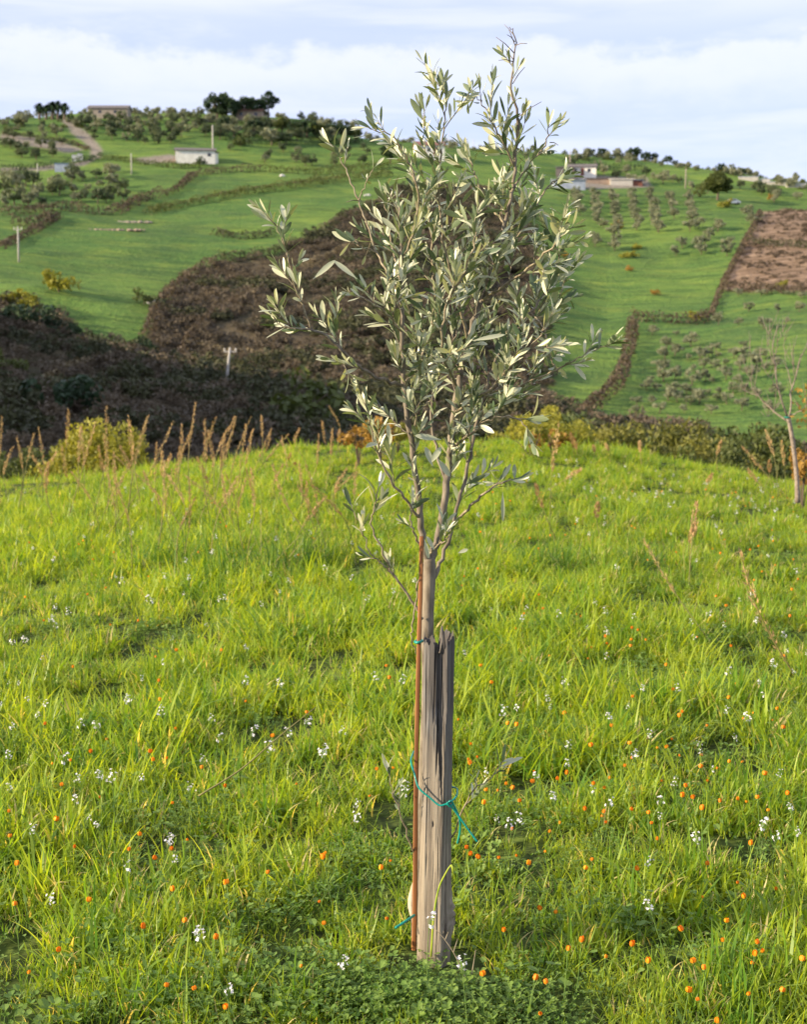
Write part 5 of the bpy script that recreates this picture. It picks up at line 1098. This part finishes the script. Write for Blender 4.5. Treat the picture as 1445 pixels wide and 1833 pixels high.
# lying dry stem left of the post
A = Acc(); q = smoothpath(np.array([P(355, 1425, 3.75), P(430, 1378, 3.8), P(500, 1318, 3.85), P(565, 1266, 3.9)]), 20); A.add(*tube(q, np.linspace(.0028, .0012, 20), 6), tint=.6)
tag(link('fallen_stalk', A.mesh('fallen_stalk', M['drystem'], True)), 'long brown dry stem slanting over the grass left of the post', 'stalk')
A = Acc(); q = smoothpath(np.array([P(772, 1712, 3.03), P(777, 1640, 3.02), P(786, 1590, 3.01), P(800, 1560, 3.0), P(808, 1548, 3.0)]), 20); A.add(*tube(q, np.linspace(.0024, .0016, 20), 7)); 
bud = q[-1]; A.add(*tube(np.array([bud, bud + [.004, 0, -.008], bud + [.004, 0, -.022]]), [.002, .0035, .0008], 7))
tag(link('arching_shoot', A.mesh('arching_shoot', plain('shoot_green', (.36, .42, .04), (.22, .32, .03), 30, .5), True)), 'thick yellow green shoot arching up in front of the post foot', 'plant shoot')
A = Acc()
for pp in ([(838, 1760, 2.95), (815, 1710, 2.97), (795, 1680, 2.98), (778, 1662, 2.99)], [(812, 1705, 2.97), (820, 1680, 2.98)], [(845, 1745, 2.95), (852, 1700, 2.96)], [(797, 1683, 2.98), (803, 1668, 2.98)]):
    q = smoothpath(np.array([P(*u_) for u_ in pp]), 12); A.add(*tube(q, np.linspace(.0013, .0007, 12), 5), tint=.7)
tag(link('dry_twig', A.mesh('dry_twig', M['twig'], True)), 'small dry forked twig at the foot of the post', 'twig')
# curling pale bark at the olive's foot, left of the post
A = Acc(); q = smoothpath(np.array([P(741, 1650, 3.165), P(737, 1615, 3.16), P(740, 1580, 3.165)]), 12); A.add(*tube(q - sap_loc, [.002, .005, .007, .008, .009, .009, .009, .008, .007, .005, .004, .002], 8)); o = link('root_collar', A.mesh('root_collar', M['white_plastic'], True), sap); o['label'] = 'pale swollen bark at the foot'

# ------------------------------------------------------------------ bare sapling at the right
BX = 13.0
def Q(rows):
    a = np.array(rows, float); p = P(a[:, 0], a[:, 1], BX + a[:, 2]); return np.hstack([p, a[:, 3:4] / 1000])
f0 = P(1428, 885, BX); f0[2] = float(g0(f0[0], f0[1])) - .05
bs = empty('bare_sapling', f0); tag(bs, 'leafless young tree with pale branches at the right edge of the crest', 'tree'); f0 = np.array(f0)
q = smoothpath(Q([(1429, 900, 0, 26), (1427, 850, 0, 22), (1420, 790, 0, 21), (1412, 745, 0, 20)]), 14); A = Acc(); A.add(*tube(q[:, :3] - f0, q[:, 3], 10)); link('trunk', A.mesh('trunk', M['barebark'], True), bs)
limbs = [[(1412, 750, 0, 20), (1396, 700, -.1, 16), (1388, 650, -.1, 12), (1385, 610, -.1, 8), (1398, 570, -.1, 4)], [(1412, 755, 0, 18), (1385, 735, .1, 14), (1360, 710, .2, 10), (1340, 670, .2, 6), (1332, 640, .2, 3)], [(1412, 750, 0, 20), (1420, 700, .1, 16), (1432, 650, .1, 12), (1446, 610, .1, 8), (1455, 570, .1, 4)],
 [(1390, 655, -.1, 8), (1378, 630, -.1, 6), (1376, 605, 0, 3)], [(1388, 640, -.1, 8), (1395, 610, -.2, 6), (1402, 590, -.2, 3)], [(1370, 720, .15, 8), (1352, 690, 0, 6), (1345, 640, 0, 4), (1342, 600, 0, 2)], [(1360, 710, .2, 6), (1335, 700, .3, 4), (1325, 690, .3, 2)], [(1420, 700, .1, 10), (1410, 660, .2, 7), (1405, 620, .2, 4), (1408, 590, .2, 2)], [(1415, 745, 0, 12), (1440, 730, -.1, 8), (1470, 700, -.1, 5)], [(1396, 700, -.1, 8), (1375, 670, -.2, 5), (1362, 640, -.2, 3), (1368, 600, -.2, 2)], [(1425, 680, .1, 8), (1420, 640, 0, 5), (1428, 600, 0, 3)], [(1400, 720, 0, 7), (1375, 745, -.1, 4), (1362, 735, -.1, 2)], [(1386, 620, -.1, 4), (1378, 590, -.1, 2)]]
for L_ in limbs:
    q = smoothpath(Q(L_), 14); A = Acc(); q[1:-1, :3] += rng.normal(size=(12, 3)) * .006; A.add(*tube(q[:, :3] - f0, q[:, 3] * .5, 6))
    for k in range(5):
        i = int(rng.integers(3, 13)); d = unit(1, rng)[0] * .5 + [0, 0, .8]; b = q[i, :3] - f0; ln = rng.uniform(.08, .22); A.add(*tube(np.array([b, b + d * ln * .5, b + d * ln + [0, 0, .02]]), [.003, .002, .001], 4))
    link('branch', A.mesh('branch', M['barebark'], True), bs)
A = Acc(); C = np.concatenate([P(rng.uniform(1418, 1450, 46), rng.uniform(690, 770, 46), BX + rng.uniform(-.2, .2, 46))]) - f0; V, Fq = cards(C, .028, rng); A.add(V, Fq, tint=.5); link('foliage', A.mesh('foliage', M['orangebush']), bs)
A = Acc(); b = P(1411, 747, BX) - f0; a_ = np.linspace(0, 2 * math.pi, 16); A.add(*tube(np.stack([b[0] + 0.024 * np.cos(a_), b[1] + .024 * np.sin(a_), b[2] + 0 * a_], 1), .007, 6)); link('tie', A.mesh('tie', M['tie'], True), bs)
# orange shrubs near the crest
def small_shrub(px, py, top, r, mat, label, w=.35):
    a, b, c = ray(px, py); h = math.hypot(a, b); x, y = a / h * r, b / h * r; z = float(g0(x, y)); hh = H + r * float(te_of(px, top)) - z; rr = np.random.default_rng(int(px))
    o = empty('shrub', (x, y, z)); cr = crown_mesh('crown', M[mat], 16, 26, .03, w, w, hh * .33, hh * .62, rr, .3, -.7); link('crown', cr, o); A = Acc()
    for k in range(7):
        e_ = np.array([rr.normal() * w * .5, rr.normal() * w * .5, hh * rr.uniform(.6, .95)]); A.add(*tube(smoothpath(np.array([[0, 0, -.05], e_ * [.4, .4, .6], e_]), 7), np.linspace(.007, .002, 7), 5))
    link('stems', A.mesh('stems', M['farbark'], True), o); tag(o, label, 'shrub')
small_shrub(642, 820, 752, 15.5, 'orangebush', 'orange leaved shrub on the crest left behind the sapling trunk', .22)
small_shrub(682, 815, 742, 16, 'orangebush', 'orange and brown shrub on the crest right behind the sapling trunk', .26)
small_shrub(712, 815, 748, 16.5, 'yellowbush', 'yellowish shrub on the crest behind the left stem of the sapling', .25)
small_shrub(1438, 870, 790, 14.5, 'orangebush', 'orange shrub at the right edge behind the bare sapling', .16)
small_shrub(955, 815, 755, 16.5, 'yellowbush', 'golden shrub on the crest right below the olive crown', .35)
small_shrub(990, 820, 768, 17, 'orangebush', 'orange tinged shrub on the crest right of the golden one', .3)
